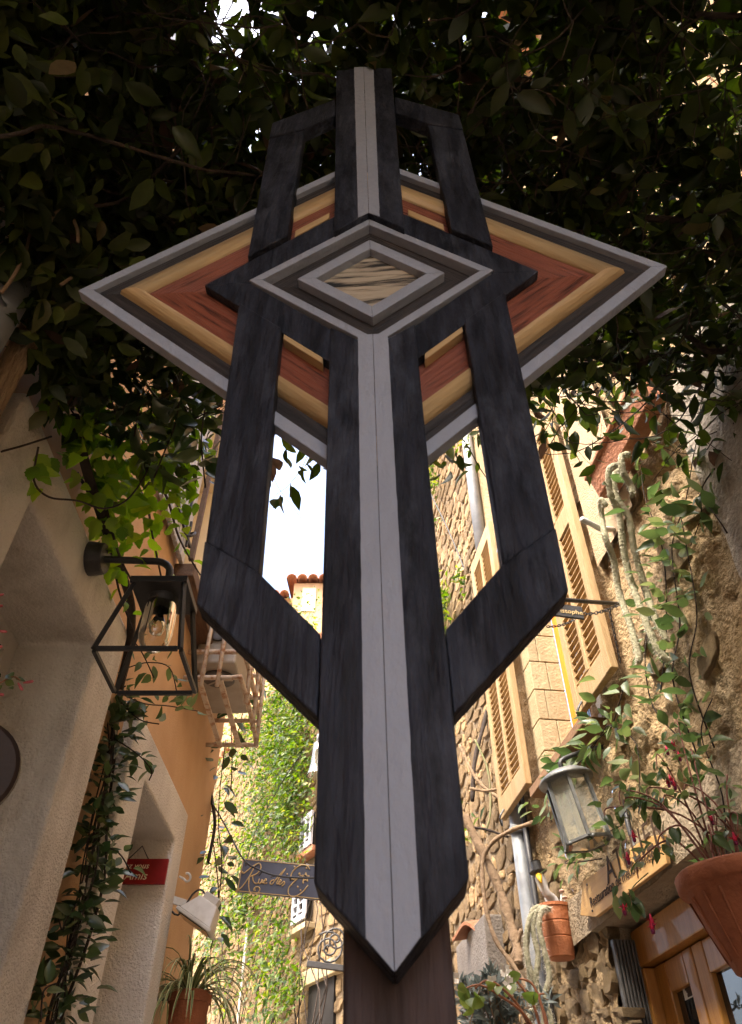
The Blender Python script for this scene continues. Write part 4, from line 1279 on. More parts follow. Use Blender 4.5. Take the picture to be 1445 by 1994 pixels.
# ------------------------------------------------------------------ plants
M_bark = mat('vine_bark', (.050, .035, .027), (.026, .019, .015), .9, 14, stretch=(1, 1, 3), bump=.5, bscale=50)
M_barkl = mat('pale_vine_bark', (.26, .18, .11), (.17, .115, .07), .9, 14, bump=.6, bscale=50)
M_stemg = mat('green_stem', (.10, .12, .035), (.13, .10, .05), .7, 20)
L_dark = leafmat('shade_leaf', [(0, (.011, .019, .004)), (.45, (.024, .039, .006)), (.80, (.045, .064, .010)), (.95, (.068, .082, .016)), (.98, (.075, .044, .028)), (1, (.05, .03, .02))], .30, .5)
L_bright = leafmat('lit_creeper_leaf', [(0, (.075, .14, .022)), (.5, (.12, .205, .028)), (1, (.19, .26, .04))], .58, .4)  # leaf green brightened in place of light the canopy holds back
L_gloss = leafmat('glossy_jasmine_leaf', [(0, (.022, .045, .016)), (.5, (.035, .062, .022)), (.9, (.055, .085, .03)), (1, (.085, .11, .035))], .18, .28, spec=.6)
L_ivy = leafmat('sunlit_ivy_leaf', [(0, (.014, .030, .005)), (.35, (.035, .065, .009)), (.7, (.068, .11, .014)), (.9, (.11, .14, .02)), (1, (.17, .16, .03))], .4, .5)
L_mid = leafmat('climber_leaf', [(0, (.045, .075, .026)), (.5, (.070, .105, .036)), (.9, (.11, .14, .05)), (1, (.15, .17, .07))], .3, .4)

# --- the vine roofing the lane
OV = thing('overhead_vine', (-.95, .4, 0), 'dense dark leafy vine roofing the lane above the totem', 'vine')
def zbase(x, y):
    e = max(0, abs(x - .12) - .75) * (.62 if x < 0 else .55)
    return 3.70 - .38 * min(1, e / .45) ** 1.5 + .10 * noise.noise((x * 2.1, y * 2.1, 1)) + .05 * noise.noise((x * 6, y * 6, 4))
def yedge(x):
    return 1.60 + .04 * x + .16 * noise.noise((x * 3.3, 0, 2)) + .07 * noise.noise((x * 11, 0, 5))
P = []; D = []; Nn = []; S = []
n = 0
while n < 23000:
    x = rng.uniform(-1.02, 1.46); y = rng.uniform(-.25, 2.05)
    ye = yedge(x)
    if y > ye and rng.random() > .12: continue
    if noise.noise((x * 2.6, y * 2.6, 8)) > .25 and rng.random() < .55: continue
    if x > .95 and rng.random() < .25: continue
    zb_ = zbase(x, y)
    dep = rng.gamma(1.6, .17)
    if dep > .85: continue
    z = zb_ + dep
    if y > ye - .18:
        z -= rng.uniform(0, .16)
    if abs(x) < .3 and y < .75 and z < 3.66: z = 3.66 + rng.uniform(0, .3)
    P.append((x, y, z)); n += 1
    hang = .9 if y > ye - .2 else .25
    d = rng.normal(size=3); d[2] = d[2] * .55 - hang
    D.append(d)
    nn_ = rng.normal(size=3) * .8; nn_[2] -= .9
    Nn.append(nn_)
    S.append(rng.uniform(.040, .070) if rng.random() < .65 else rng.uniform(.065, .10))
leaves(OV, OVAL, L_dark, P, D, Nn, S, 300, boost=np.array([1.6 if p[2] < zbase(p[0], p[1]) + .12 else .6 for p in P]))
# unseen leaves added behind the viewer to darken the canopy and totem
P = []; D = []; Nn = []; S = []
for k in range(4400):
    x = rng.uniform(-1.02, 1.5); y = rng.uniform(-1.9, -.2)
    P.append((x, y, 3.7 + rng.gamma(1.6, .17))); D.append(rng.normal(size=3) * (1, 1, .4)); Nn.append(rng.normal(size=3) * .5 + (0, 0, -1)); S.append(rng.uniform(.12, .19))
leaves(OV, OVAL, L_dark, P, D, Nn, S, 0, rest='unseen_shade_foliage')
# mass of leaves against the left wall
P = []; D = []; Nn = []; S = []
for k in range(2600):
    y = rng.uniform(.2, 1.42); x = -.985 + rng.gamma(1.5, .07)
    P.append((x, y, rng.uniform(3.28 + .12 * noise.noise((y * 5, 1, 1)), 4.2))); D.append(rng.normal(size=3) + (0, 0, -.6)); Nn.append(rng.normal(size=3) * .6 + (.8, -.5, -.4)); S.append(rng.uniform(.05, .10))
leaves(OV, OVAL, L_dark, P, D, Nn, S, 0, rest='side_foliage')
# stems and twigs
for a_, b_, r_ in (((-.98, .55, 3.0), (.4, 1.2, 4.15), .005), ((-.97, .9, 3.6), (1.2, .6, 4.1), .006), ((1.36, .95, 3.3), (.2, 1.1, 4.1), .014), ((1.40, .6, 3.4), (.2, .35, 4.05), .010),
                 ((1.3, 1.4, 3.75), (.1, 1.0, 4.0), .012), ((-.9, 1.2, 3.6), (1.2, 1.3, 3.9), .008)):
    a_ = Vector(a_); b_ = Vector(b_)
    pts = [a_.lerp(b_, t / 9) + Vector(rng.normal(size=3)) * .05 + UP * .12 * math.sin(t / 9 * math.pi) for t in range(10)]
    pts[0] = a_
    for i_, p in enumerate(pts):
        if abs(p.x) < .3 and p.y < .8: p.z = max(p.z, 3.72)
    MB().tube(smooth_path(pts, 4), [r_ * (1 - .5 * i / 36) for i in range(37)], 8).build('branch', M_bark, OV, smooth=True)
tw = MB(); sprays = []
for k in range(1700):
    x = rng.uniform(-1.0, 1.44); y = rng.uniform(.0, 1.75)
    z = zbase(x, y) - .03 + rng.uniform(-.02, .22)
    if abs(x) < .3 and y < .8: z = max(z, 3.72)
    d = rng.normal(size=3); d[2] *= .25
    def keep(p):
        if abs(p.x) < .32 and p.y < .8 and p.z < 3.66: p.z = 3.66
        return p
    pts = wander((x, y, z), d, rng.uniform(.15, .6), .05, .22, .02, keep)
    if k % 3 == 0: sprays.append(pts)
    r_ = rng.uniform(.0011, .0035)
    tw.tube(pts, [r_ * (1 - .6 * i / len(pts)) for i in range(len(pts))], 4, cap=False)
o = tw.build('twigs', M_bark, OV); o['kind'] = 'stuff'
Pp, Dd, Nq, Sz = along(sprays, 26, .02, .078, .4, (0, 0, -.25), (0, 0, -.6), .3)
leaves(OV, OVAL, L_dark, Pp, Dd, Nq, Sz, 0, rest='spray_foliage')
for pts in ([(-0.9005, 0.95, 3.183), (-0.896, 0.95, 3.256), (-0.906, 0.95, 3.388), (-0.9354, 0.95, 3.534)], [(-0.8438, 0.9, 3.459), (-0.8432, 0.9, 3.513), (-0.8089, 0.9, 3.504), (-0.7642, 0.9, 3.415), (-0.7426, 0.9, 3.345)], [(-0.8062, 1.000, 3.307), (-0.7877, 1.000, 3.346)],
            [(-1.056, 0.8, 4.392), (-0.9605, 0.85, 3.971), (-0.9412, 0.9, 3.789)]):
    MB().tube(smooth_path(pts), .0045, 6).build('pale_shoot', M_barkl, OV, smooth=True)

# --- bright creeper on the left wall, light from above put into its leaf colour
CV = thing('bright_creeper', (-1.0, 1.9, 3.2), 'bright green creeper with toothed leaves spilling over the left doorway', 'vine')
paths = []
for pts in ([(-1.178, 1.550, 3.500), (-1.125, 1.750, 3.577), (-1.048, 1.950, 3.491), (-1.014, 2.150, 3.413), (-0.9677, 2.300, 3.307), (-0.9134, 2.400, 3.162)],
            [(-1.157, 1.750, 3.752), (-1.097, 2.000, 3.866), (-0.9897, 2.200, 3.739), (-0.886, 2.300, 3.543), (-0.813, 2.400, 3.383)],
            [(-1.035, 1.900, 3.974), (-0.9067, 2.000, 3.964), (-0.8327, 2.050, 3.859), (-0.7505, 2.100, 3.698)],
            [(-1.041, 1.700, 3.660), (-1.017, 1.850, 3.550), (-0.9467, 1.950, 3.386), (-0.8852, 2.050, 3.254), (-0.7882, 2.200, 3.161)],
            [(-1.008, 2.300, 4.036), (-0.9042, 2.400, 3.873), (-0.849, 2.500, 3.716), (-0.8005, 2.600, 3.593)]):
    p = smooth_path([Vector(q) + Vector(rng.normal(size=3)) * .02 for q in pts], 5)
    MB().tube(p, [.008 - .005 * i / len(p) for i in range(len(p))], 6).build('stem', M_bark, CV, smooth=True)
    paths.append(p)
for pts in ([(-1.002, 1.350, 3.050), (-0.983, 1.400, 3.132), (-0.9803, 1.500, 3.287)], [(-0.9716, 1.450, 3.183), (-0.9741, 1.500, 3.095), (-0.941, 1.550, 3.076), (-0.8821, 1.600, 3.110), (-0.847, 1.700, 3.173), (-0.8047, 1.750, 3.256), (-0.7906, 1.800, 3.417), (-0.7815, 1.800, 3.550)], [(-0.5135, 1.600, 3.563), (-0.6087, 1.650, 3.555), (-0.7183, 1.700, 3.519), (-0.7849, 1.700, 3.413)]):
    p = smooth_path(pts, 5)
    MB().tube(p, .0032, 5).build('tendril', M_bark, CV, smooth=True)
cl = []
for (u_, c, r_, k_) in ((0, (-1.037, 1.550, 3.370), .10, 14), (0, (-1.019, 1.650, 3.435), .10, 22), (0, (-0.9644, 1.750, 3.521), .12, 34), (0, (-0.8857, 1.850, 3.550), .13, 40), (0, (-0.9286, 1.900, 3.441), .12, 36), (0, (-0.9836, 2.000, 3.408), .10, 24),
                        (0, (-0.8208, 1.950, 3.687), .12, 34), (0, (-0.7713, 2.000, 3.582), .09, 20), (0, (-0.8399, 2.050, 3.481), .11, 20), (0, (-0.9147, 2.150, 3.362), .08, 10), (0, (-1.003, 1.500, 3.160), .05, 7), (0, (-1.026, 1.700, 3.602), .12, 26), (0, (-0.7416, 1.950, 3.747), .10, 20), (0, (-1.082, 1.500, 3.411), .10, 16)):
    for _ in range(int(k_ * 1.25)):
        q = Vector(c) + Vector(rng.normal(size=3)) * r_ * .75
        if q.x < -.985: q.x = -.97
        cl.append(q)
dd = rng.normal(size=(len(cl), 3)) * .6 + (.25, -.2, -.75)
nn = rng.normal(size=(len(cl), 3)) * .45 + (.25, -.85, -.35)
leaves(CV, SERR, L_bright, cl, dd, nn, rng.uniform(.038, .078, len(cl)), 220)
Pp, Dd, Nq, Sz = along(paths, 22, .05, .055, .35, (0, 0, -.4), (.5, -.4, 0), .5)
leaves(CV, OVAL, L_bright, Pp, Dd, Nq, Sz, 60, rest='small_leaves')
# dark oval leaves hanging in front of the bright ones
HV = thing('hanging_jasmine', (-0.6944, 1.600, 3.591), 'dark oval leaves hanging from the roof vine in front of the left wall', 'vine')
cl = []; hp = []
for pts in ([(-0.7526, 1.550, 3.583), (-0.7885, 1.600, 3.536), (-0.7977, 1.650, 3.461)], [(-0.664, 1.600, 3.620), (-0.6723, 1.650, 3.514), (-0.7031, 1.700, 3.439), (-0.7129, 1.700, 3.313)], [(-0.5662, 1.600, 3.563), (-0.5621, 1.620, 3.426), (-0.5509, 1.660, 3.344), (-0.5368, 1.700, 3.265)], [(-0.8766, 1.500, 3.573), (-0.8547, 1.550, 3.500), (-0.8309, 1.600, 3.455)], [(-1.015, 1.500, 3.518), (-0.9833, 1.550, 3.473), (-0.9502, 1.600, 3.455)]):
    p = smooth_path(pts, 5); hp.append(p)
    MB().tube(p, .003, 5).build('stem', M_bark, HV, smooth=True)
Pp, Dd, Nq, Sz = along(hp, 75, .03, .10, .25, (.1, -.1, -.5), (0, -.7, 0), .5)
leaves(HV, OVAL, L_gloss, Pp, Dd, Nq, Sz, 120)

# --- leafy garland climbing between the two doorways
JV = thing('climbing_jasmine', (-.96, 2.75, 0), 'dark glossy climber growing up between the two left doorways', 'vine')
jp = []
for k in range(6):
    o1, o2, o3 = rng.normal(size=3) * .035
    pts = [Vector(q) + Vector((abs(o1) * .6, o2, 0)) for q in ((-0.9834, 2.720, 1.904), (-0.9824, 2.740, 2.037), (-0.993, 2.760, 2.229), (-1.009, 2.780, 2.428), (-1.029, 2.800, 2.653), (-1.051, 2.800, 2.876), (-1.064, 2.800, 3.077), (-1.045, 2.800, 3.160))]
    pts = [p + Vector(rng.normal(size=3)) * .014 for p in pts]
    p = smooth_path(pts, 6); jp.append(p)
    MB().tube(p, .0055 if k < 3 else .003, 6).build('stem', M_bark, JV, smooth=True)
low = []
for p in jp: low.append(p[:4] + p[4:])
Pp, Dd, Nq, Sz = along(jp, 62, .07, .062, .35, (0, -.1, -.35), (.45, -.55, 0), .55)
leaves(JV, OVAL, L_gloss, Pp, Dd, Nq, Sz, 240)
jt = []
for pts in ([(-1.046, 2.780, 3.137), (-0.9628, 2.850, 3.128), (-0.8817, 2.950, 3.171), (-0.7925, 3.100, 3.228)], [(-1.051, 2.780, 3.113), (-0.9591, 2.820, 3.041), (-0.8791, 2.850, 3.034)], [(-1.026, 2.800, 2.941), (-0.9355, 2.850, 2.899), (-0.8861, 2.900, 2.857), (-0.8938, 2.920, 2.824)],
            [(-1.048, 2.700, 2.306), (-1.009, 2.700, 2.229), (-1.001, 2.700, 2.260), (-0.9797, 2.700, 2.306)], [(-0.9624, 2.600, 1.962), (-0.9856, 2.620, 2.042), (-0.9637, 2.650, 2.068)], [(-1.009, 2.780, 2.534), (-0.9138, 2.800, 2.505), (-0.858, 2.820, 2.441)],
            [(-1.030, 2.750, 3.242), (-0.9651, 2.800, 3.298), (-0.8866, 2.850, 3.303), (-0.8447, 2.900, 3.205)], [(-1.044, 2.600, 3.322), (-0.9899, 2.700, 3.311), (-0.9275, 2.800, 3.222)]):
    p = smooth_path(pts, 5); jt.append(p)
    MB().tube(p, .0028, 5).build('tendril', M_bark, JV, smooth=True)
Pp, Dd, Nq, Sz = along(jt, 38, .03, .066, .3, (0, -.1, -.2), (.2, -.7, 0), .5)
leaves(JV, OVAL, L_mid, Pp, Dd, Nq, Sz, 60, rest='side_leaves')
# cable-like dark stem above the doorways
KV = smooth_path([lw(1.55, 3.45, .03), lw(1.75, 3.40, .03), lw(2.0, 3.36, .04), lw(2.25, 3.37, .03), lw(2.45, 3.34, .03), lw(2.62, 3.25, .0), lw(2.68, 3.1, -.02)], 6)
MB().tube(KV, .018, 8).build('main_stem', M_bark, JV, smooth=True)

# --- ivy on the sunlit house
IV = thing('ivy', fw(3, 2, .1), 'sunlit yellow green ivy spreading over the stone house at the lane end', 'ivy')
P = []; D = []; Nn = []; S = []
clumps = [((3.997, 7.159), 1.0, 1.0, 760), ((3.163, 6.516), .8, 1.0, 700), ((3.859, 6.442), .9, .8, 650), ((3.054, 5.742), .7, .8, 700), ((4.107, 5.863), .8, .7, 330), ((3.140, 5.241), .6, .6, 480), ((3.989, 5.331), .6, .4, 200),
          ((6.057, 8.268), .9, .8, 200), ((5.238, 7.125), .8, .7, 190), ((6.538, 8.938), .7, .8, 140), ((4.489, 5.152), .7, .3, 130), ((2.914, 4.736), .4, .4, 120), ((4.408, 4.519), .45, .28, 230), ((4.536, 4.337), .3, .25, 100),
          ((3.275, 4.208), .35, .5, 130), ((3.039, 3.682), .3, .4, 110), ((3.534, 3.627), .4, .3, 70), ((5.552, 4.772), .6, .5, 90), ((6.226, 5.372), .5, .6, 80), ((5.818, 4.373), .5, .5, 110), ((2.705, 3.239), .3, .25, 140), ((3.209, 3.089), .5, .2, 60),
          ((6.179, 6.465), .5, .6, 70), ((4.765, 3.635), .5, .4, 70), ((3.728, 8.438), .5, .3, 130), ((2.970, 7.744), .4, .5, 160), ((4.032, 4.760), .6, .9, 120), ((5.908, 7.054), .9, 1.0, 160), ((5.232, 5.667), .8, .8, 140), ((5.296, 4.079), .6, .6, 120), ((3.996, 3.931), .5, .6, 110), ((3.266, 3.380), .4, .4, 120)]
clumps = [(c, a_, b_, n_, 0) for c, a_, b_, n_ in clumps]
for (s, h), a_, b_, n_, _ in clumps:
    for _k in range(int(n_ * 1.5)):
        q = rng.normal(size=2)
        ss = s + q[0] * a_ * .45; h2 = h + q[1] * b_ * .5
        P.append(fw(ss, h2, .10 + abs(rng.normal()) * .14))
        D.append(FN * rng.uniform(.1, .9) + UP * rng.uniform(-1, .2) + FD * rng.normal() * .6)
        Nn.append(FN + UP * .5 + Vector(rng.normal(size=3)) * .5)
        S.append(rng.uniform(.05, .095))
leaves(IV, TINY, L_ivy, P, D, Nn, S, 0)
iv = MB()
for k in range(18):
    s = rng.uniform(1.9, 6.5); pts = [fw(s, 2.4, .09)]
    h = 2.4
    top = rng.uniform(4, 7.5)
    while h < top:
        h += .25; s += rng.normal() * .13
        pts.append(fw(s, h, .10 + rng.uniform(0, .04)))
    iv.tube(pts, [.008 - .005 * i / len(pts) for i in range(len(pts))], 5, cap=False)
o = iv.build('stems', M_bark, IV); o['kind'] = 'stuff'
# ivy on the stones seen between totem and right shutter
IR = thing('ivy', rw(6, 4, .1), 'sunlit young ivy tufts on the stones between totem and yellow shutter', 'ivy')
P = []; D = []; Nn = []; S = []
for (s, h), r_, n_ in (((5.851, 5.949), .28, 150), ((5.502, 5.514), .25, 170), ((5.895, 5.678), .3, 150), ((5.639, 7.387), .18, 50), ((5.534, 7.123), .16, 40), ((5.772, 7.692), .2, 50), ((5.529, 6.605), .08, 18), ((4.178, 6.280), .12, 30), ((4.947, 5.403), .12, 30), ((5.621, 4.406), .3, 20), ((5.247, 3.528), .2, 16)):
    for _k in range(n_):
        q = rng.normal(size=2) * .5
        P.append(rw(s + q[0] * r_, h + q[1] * r_, .06 + abs(rng.normal()) * .10))
        D.append(RN * rng.uniform(.1, .9) + UP * rng.uniform(-1, .3) + RD * rng.normal() * .6)
        Nn.append(RN + UP * .5 + Vector(rng.normal(size=3)) * .5); S.append(rng.uniform(.05, .10))
leaves(IR, LANCE, L_ivy, P, D, Nn, S, 60)
# jasmine hanging beside the air conditioner
HJ = thing('hanging_jasmine', (-1.043, 4.700, 4.661), 'loose dark leafy strands hanging beside the air conditioner cage', 'vine')
hp = []
for pts in ([(-0.9562, 4.700, 4.572), (-0.8961, 4.700, 4.315), (-0.892, 4.700, 4.035), (-0.9212, 4.700, 3.847)], [(-0.8893, 4.800, 4.547), (-0.8284, 4.800, 4.331), (-0.8432, 4.800, 4.128)], [(-0.9621, 4.700, 4.315), (-0.9627, 4.700, 4.035), (-0.9223, 4.700, 3.775), (-0.8978, 4.700, 3.532)], [(-0.9882, 4.750, 3.909), (-0.9834, 4.750, 3.622), (-0.9627, 4.750, 3.356), (-0.9061, 4.750, 3.110), (-0.8956, 4.750, 2.880)],
            [(-0.9871, 4.800, 3.248), (-0.917, 4.800, 2.979), (-0.9045, 4.800, 2.784), (-0.9148, 4.800, 2.652)]):
    p = smooth_path(pts, 5); hp.append(p)
    MB().tube(p, .004, 5).build('stem', M_bark, HJ, smooth=True)
Pp, Dd, Nq, Sz = along(hp, 24, .10, .10, .35, (.1, -.1, -.45), (0, -.7, 0), .5)
leaves(HJ, OVAL, L_gloss, Pp, Dd, Nq, Sz, 70)

# --- climbers on the stone house
def climber(lab, runs, per_m, size, nparts, r=.0032, off=.08, stemmat=None, tmpl=OVAL, lm=None):
    t = thing('wall_climber', runs[0][0], lab, 'vine')
    ps = []
    for pts in runs:
        p = smooth_path([Vector(q) + Vector(rng.normal(size=3)) * .022 for q in pts], 6); ps.append(p)
        MB().tube(p, [r * (1 - .5 * i / len(p)) for i in range(len(p))], 6).build('stem', stemmat or M_bark, t, smooth=True)
    Pp, Dd, Nq, Sz = along(ps, per_m, off, size, .35, (-.25, -.15, -.45), tuple(RN), .6)
    leaves(t, tmpl, lm or L_mid, Pp, Dd, Nq, Sz, nparts)
    return t
climber('tall green climber on the stone wall right of the pale cactus tails', [
    [rw(*(2.519, 2.713), .03), rw(*(2.445, 2.976), .03), rw(*(2.355, 3.211), .03), rw(*(2.239, 3.420), .03), rw(*(2.084, 3.550), .03), rw(*(1.917, 3.604), .03), rw(*(1.826, 3.646), .03)],
    [rw(*(2.546, 2.990), .03), rw(*(2.418, 3.255), .03), rw(*(2.348, 3.512), .03), rw(*(2.280, 3.738), .03), rw(*(2.225, 3.934), .03)],
    [rw(*(2.431, 2.728), .03), rw(*(2.340, 2.977), .03), rw(*(2.224, 3.119), .03), rw(*(2.139, 3.337), .03), rw(*(2.079, 3.491), .03)],
    [rw(*(1.801, 3.480), .03), rw(*(1.922, 3.445), .03), rw(*(2.037, 3.425), .03), rw(*(2.145, 3.392), .03)]], 46, .075, 190)
climber('leafy climber over the window sill and the six sided lantern', [
    [rw(*(2.833, 3.198), .05), rw(*(2.977, 3.107), .05), rw(*(3.116, 3.081), .06), rw(*(3.293, 3.090), .08), rw(*(3.520, 3.104), .10)],
    [rw(*(3.095, 3.169), .05), rw(*(3.216, 3.103), .08), rw(*(3.371, 3.100), .10), rw(*(3.627, 3.125), .1)],
    [rw(*(3.046, 3.094), .05), rw(*(2.912, 2.935), .05), rw(*(2.902, 2.823), .05), rw(*(2.975, 2.749), .05)],
    [rw(*(3.516, 2.736), .05), rw(*(3.676, 2.771), .06), rw(*(3.849, 2.800), .06)],
    [rw(*(3.874, 3.113), .05), rw(*(3.835, 3.018), .06)], [rw(*(3.668, 2.787), .06), rw(*(3.428, 2.727), .06), rw(*(3.195, 2.709), .06)]], 60, .072, 150, tmpl=OVAL)
climber('thin climber strands on the wall near the right edge', [
    [rw(*(2.521, 2.339), .03), rw(*(2.436, 2.535), .03), rw(*(2.403, 2.714), .03), rw(*(2.348, 2.878), .03)],
    [rw(*(2.616, 2.817), .03), rw(*(2.681, 2.999), .03), rw(*(2.656, 3.194), .03), rw(*(2.648, 3.418), .03), rw(*(2.604, 3.578), .03)],
    [rw(*(1.890, 3.220), .03), rw(*(1.905, 3.329), .03), rw(*(1.958, 3.481), .03)]], 22, .075, 70)
# bare woody stems crossing the wall left of the lantern
WV = thing('woody_vine', rw(4.9, 2.2, .1), 'bare woody vine stems twisting across the stones left of the goose pot', 'vine')
for pts, r_, mm in (([(0.5684, 4.550, 3.311), (0.6366, 4.500, 3.113), (0.7047, 4.450, 2.902), (0.7469, 4.400, 2.682), (0.7574, 4.350, 2.549), (0.7446, 4.300, 2.469)], .026, M_barkl),
                    ([(0.9228, 4.200, 3.147), (0.8073, 4.300, 3.142), (0.6988, 4.400, 3.107), (0.6356, 4.450, 3.011), (0.6205, 4.400, 2.782), (0.6488, 4.350, 2.596), (0.7187, 4.300, 2.469), (0.7621, 4.200, 2.339)], .012, M_barkl),
                    ([(0.7892, 4.350, 2.644), (0.7526, 4.350, 2.572), (0.7215, 4.330, 2.498), (0.7042, 4.300, 2.358), (0.7066, 4.300, 2.190)], .011, M_barkl),
                    ([(0.6067, 4.800, 3.896), (0.6903, 4.700, 3.600), (0.8224, 4.600, 3.425), (0.8855, 4.500, 3.292)], .011, M_barkl),
                    ([(0.6357, 4.700, 3.549), (0.7415, 4.650, 3.511), (0.8667, 4.600, 3.523)], .010, M_barkl),
                    ([(0.5849, 4.600, 3.268), (0.6849, 4.550, 3.235), (0.8087, 4.500, 3.172)], .008, M_bark),
                    ([(0.9075, 4.900, 4.432), (0.8195, 4.900, 4.141), (0.7016, 4.800, 3.786), (0.6513, 4.750, 3.487)], .014, M_bark),
                    ([(0.7158, 4.800, 3.934), (0.7642, 4.700, 3.669), (0.7355, 4.600, 3.362), (0.6833, 4.550, 3.219)], .007, M_stemg)):
    p = smooth_path(pts, 6)
    MB().tube(p, [r_ * (1 + .15 * math.sin(i * 1.3)) for i in range(len(p))], 8).build('stem', mm, WV, smooth=True)

# --- pale hairy cactus tails
M_tail = mat('pale_cactus', (.36, .33, .23), (.27, .265, .17), .9, 30, bump=.8, bscale=90)
M_hair = mat('cactus_hair', (.44, .41, .33), rough=.8)
def tails(name, loc, lab, runs, r):
    t = thing(name, loc, lab, 'cactus')
    hm = MB()
    for pts in runs:
        p = smooth_path(pts, 7)
        n_ = len(p)
        MB().tube(p, [r * (.9 + .16 * noise.noise((i * .7, p[0].x * 9, 1))) * (1 if i < n_ - 4 else .55 + .1 * (n_ - i)) for i in range(n_)], 9).build('tail', M_tail, t, smooth=True)
        for i in range(n_ - 1):
            for _ in range(22):
                q = p[i].lerp(p[i + 1], rng.random()); d = Vector(rng.normal(size=3)).normalized()
                e = d.orthogonal().normalized() * .0009
                q0 = q + d * r * .9; q1 = q + d * (r + rng.uniform(.005, .020)) - UP * .006
                nn_ = len(hm.v)
                hm.v += [tuple(q0 - e), tuple(q0 + e), tuple(q1)]; hm.f.append((nn_, nn_ + 1, nn_ + 2))
    o = hm.build('spines', M_hair, t); o['kind'] = 'stuff'
    return t
tails('tail_cactus', rw(2.35, 4.2, .2), 'long pale cactus tails hanging from the terracotta trough', [
    [(1.072, 2.200, 3.912), (1.023, 2.200, 3.879), (1.019, 2.250, 3.789), (1.051, 2.300, 3.716), (1.051, 2.350, 3.587), (1.060, 2.400, 3.463), (1.067, 2.400, 3.282), (1.073, 2.400, 3.185), (1.088, 2.400, 3.093), (1.114, 2.400, 3.048)],
    [(1.111, 2.250, 3.932), (1.063, 2.250, 3.900), (1.055, 2.280, 3.803), (1.088, 2.300, 3.686), (1.091, 2.350, 3.558), (1.110, 2.400, 3.409), (1.111, 2.400, 3.258), (1.129, 2.400, 3.139)],
    [(1.029, 2.350, 3.809), (1.013, 2.350, 3.841), (1.015, 2.400, 3.779), (1.007, 2.400, 3.659), (1.036, 2.450, 3.586), (1.041, 2.500, 3.460), (1.047, 2.500, 3.303), (1.048, 2.500, 3.157), (1.041, 2.500, 3.111)],
    [(1.081, 2.100, 3.867), (1.045, 2.100, 3.851), (1.041, 2.120, 3.779), (1.068, 2.150, 3.734), (1.064, 2.150, 3.684)]], .0155)
tails('tail_cactus', GP, 'pale green cactus tails spilling from the goose pot', [
    [(0.8406, 3.920, 2.630), (0.7814, 3.900, 2.620), (0.7471, 3.900, 2.553), (0.7219, 3.900, 2.446), (0.7211, 3.900, 2.343), (0.7203, 3.900, 2.244), (0.6909, 3.900, 2.167)],
    [(0.8461, 3.900, 2.624), (0.7904, 3.880, 2.603), (0.7593, 3.880, 2.526), (0.7671, 3.880, 2.420), (0.7421, 3.880, 2.318), (0.7544, 3.880, 2.221), (0.7485, 3.880, 2.127)],
    [(0.8508, 3.880, 2.614), (0.8117, 3.860, 2.604), (0.7858, 3.860, 2.532), (0.7945, 3.860, 2.436), (0.8013, 3.860, 2.334), (0.7702, 3.860, 2.256), (0.7816, 3.860, 2.161), (0.7738, 3.860, 2.088)],
    [(0.825, 3.900, 2.615), (0.7578, 3.880, 2.581), (0.7195, 3.880, 2.483), (0.7186, 3.880, 2.379), (0.7453, 3.880, 2.279), (0.7154, 3.880, 2.202)]], .014)

# --- fuchsia in the big pot
FU = thing('fuchsia', BPc, 'fuchsia bush with drooping red flowers growing from the large pot', 'plant')
fp = []
tips = [(0.7831, 2.250, 2.459), (0.7377, 2.300, 2.448), (0.7414, 2.150, 2.243), (0.9021, 2.250, 2.467), (0.9338, 2.300, 2.621), (1.050, 2.350, 2.773), (0.9739, 2.250, 2.499), (1.015, 2.200, 2.387), (1.111, 2.250, 2.531), (0.816, 2.150, 2.311), (0.9374, 2.100, 2.293), (1.027, 2.100, 2.349), (0.8806, 2.300, 2.512), (0.7902, 2.300, 2.504), (1.047, 2.300, 2.639)]
for tpt in tips:
    a_ = BPc + Vector((rng.uniform(-.09, .06), rng.uniform(-.08, .08), -.01)); b_ = Vector(tpt)
    mid1 = a_.lerp(b_, .45) + UP * .09
    p = smooth_path([a_, mid1, b_ + UP * .02, b_ + Vector((-.02, -.01, -.03))], 6); fp.append(p)
    MB().tube(p, [.0035 - .0018 * i / len(p) for i in range(len(p))], 5).build('stem', mat('red_stem', (.16, .06, .04), rough=.7) if 'red_stem' not in bpy.data.materials else bpy.data.materials['red_stem'], FU, smooth=True)
Pp, Dd, Nq, Sz = along([p[7:] for p in fp], 62, .04, .046, .35, (-.1, -.1, -.55), (-.3, -.5, 0), .5)
leaves(FU, OVAL, L_mid, Pp, Dd, Nq, Sz, 220)
M_fl = mat('fuchsia_red', (.55, .018, .05), (.42, .012, .06), .5, 20)
M_flp = mat('fuchsia_plum', (.16, .012, .06), rough=.5)
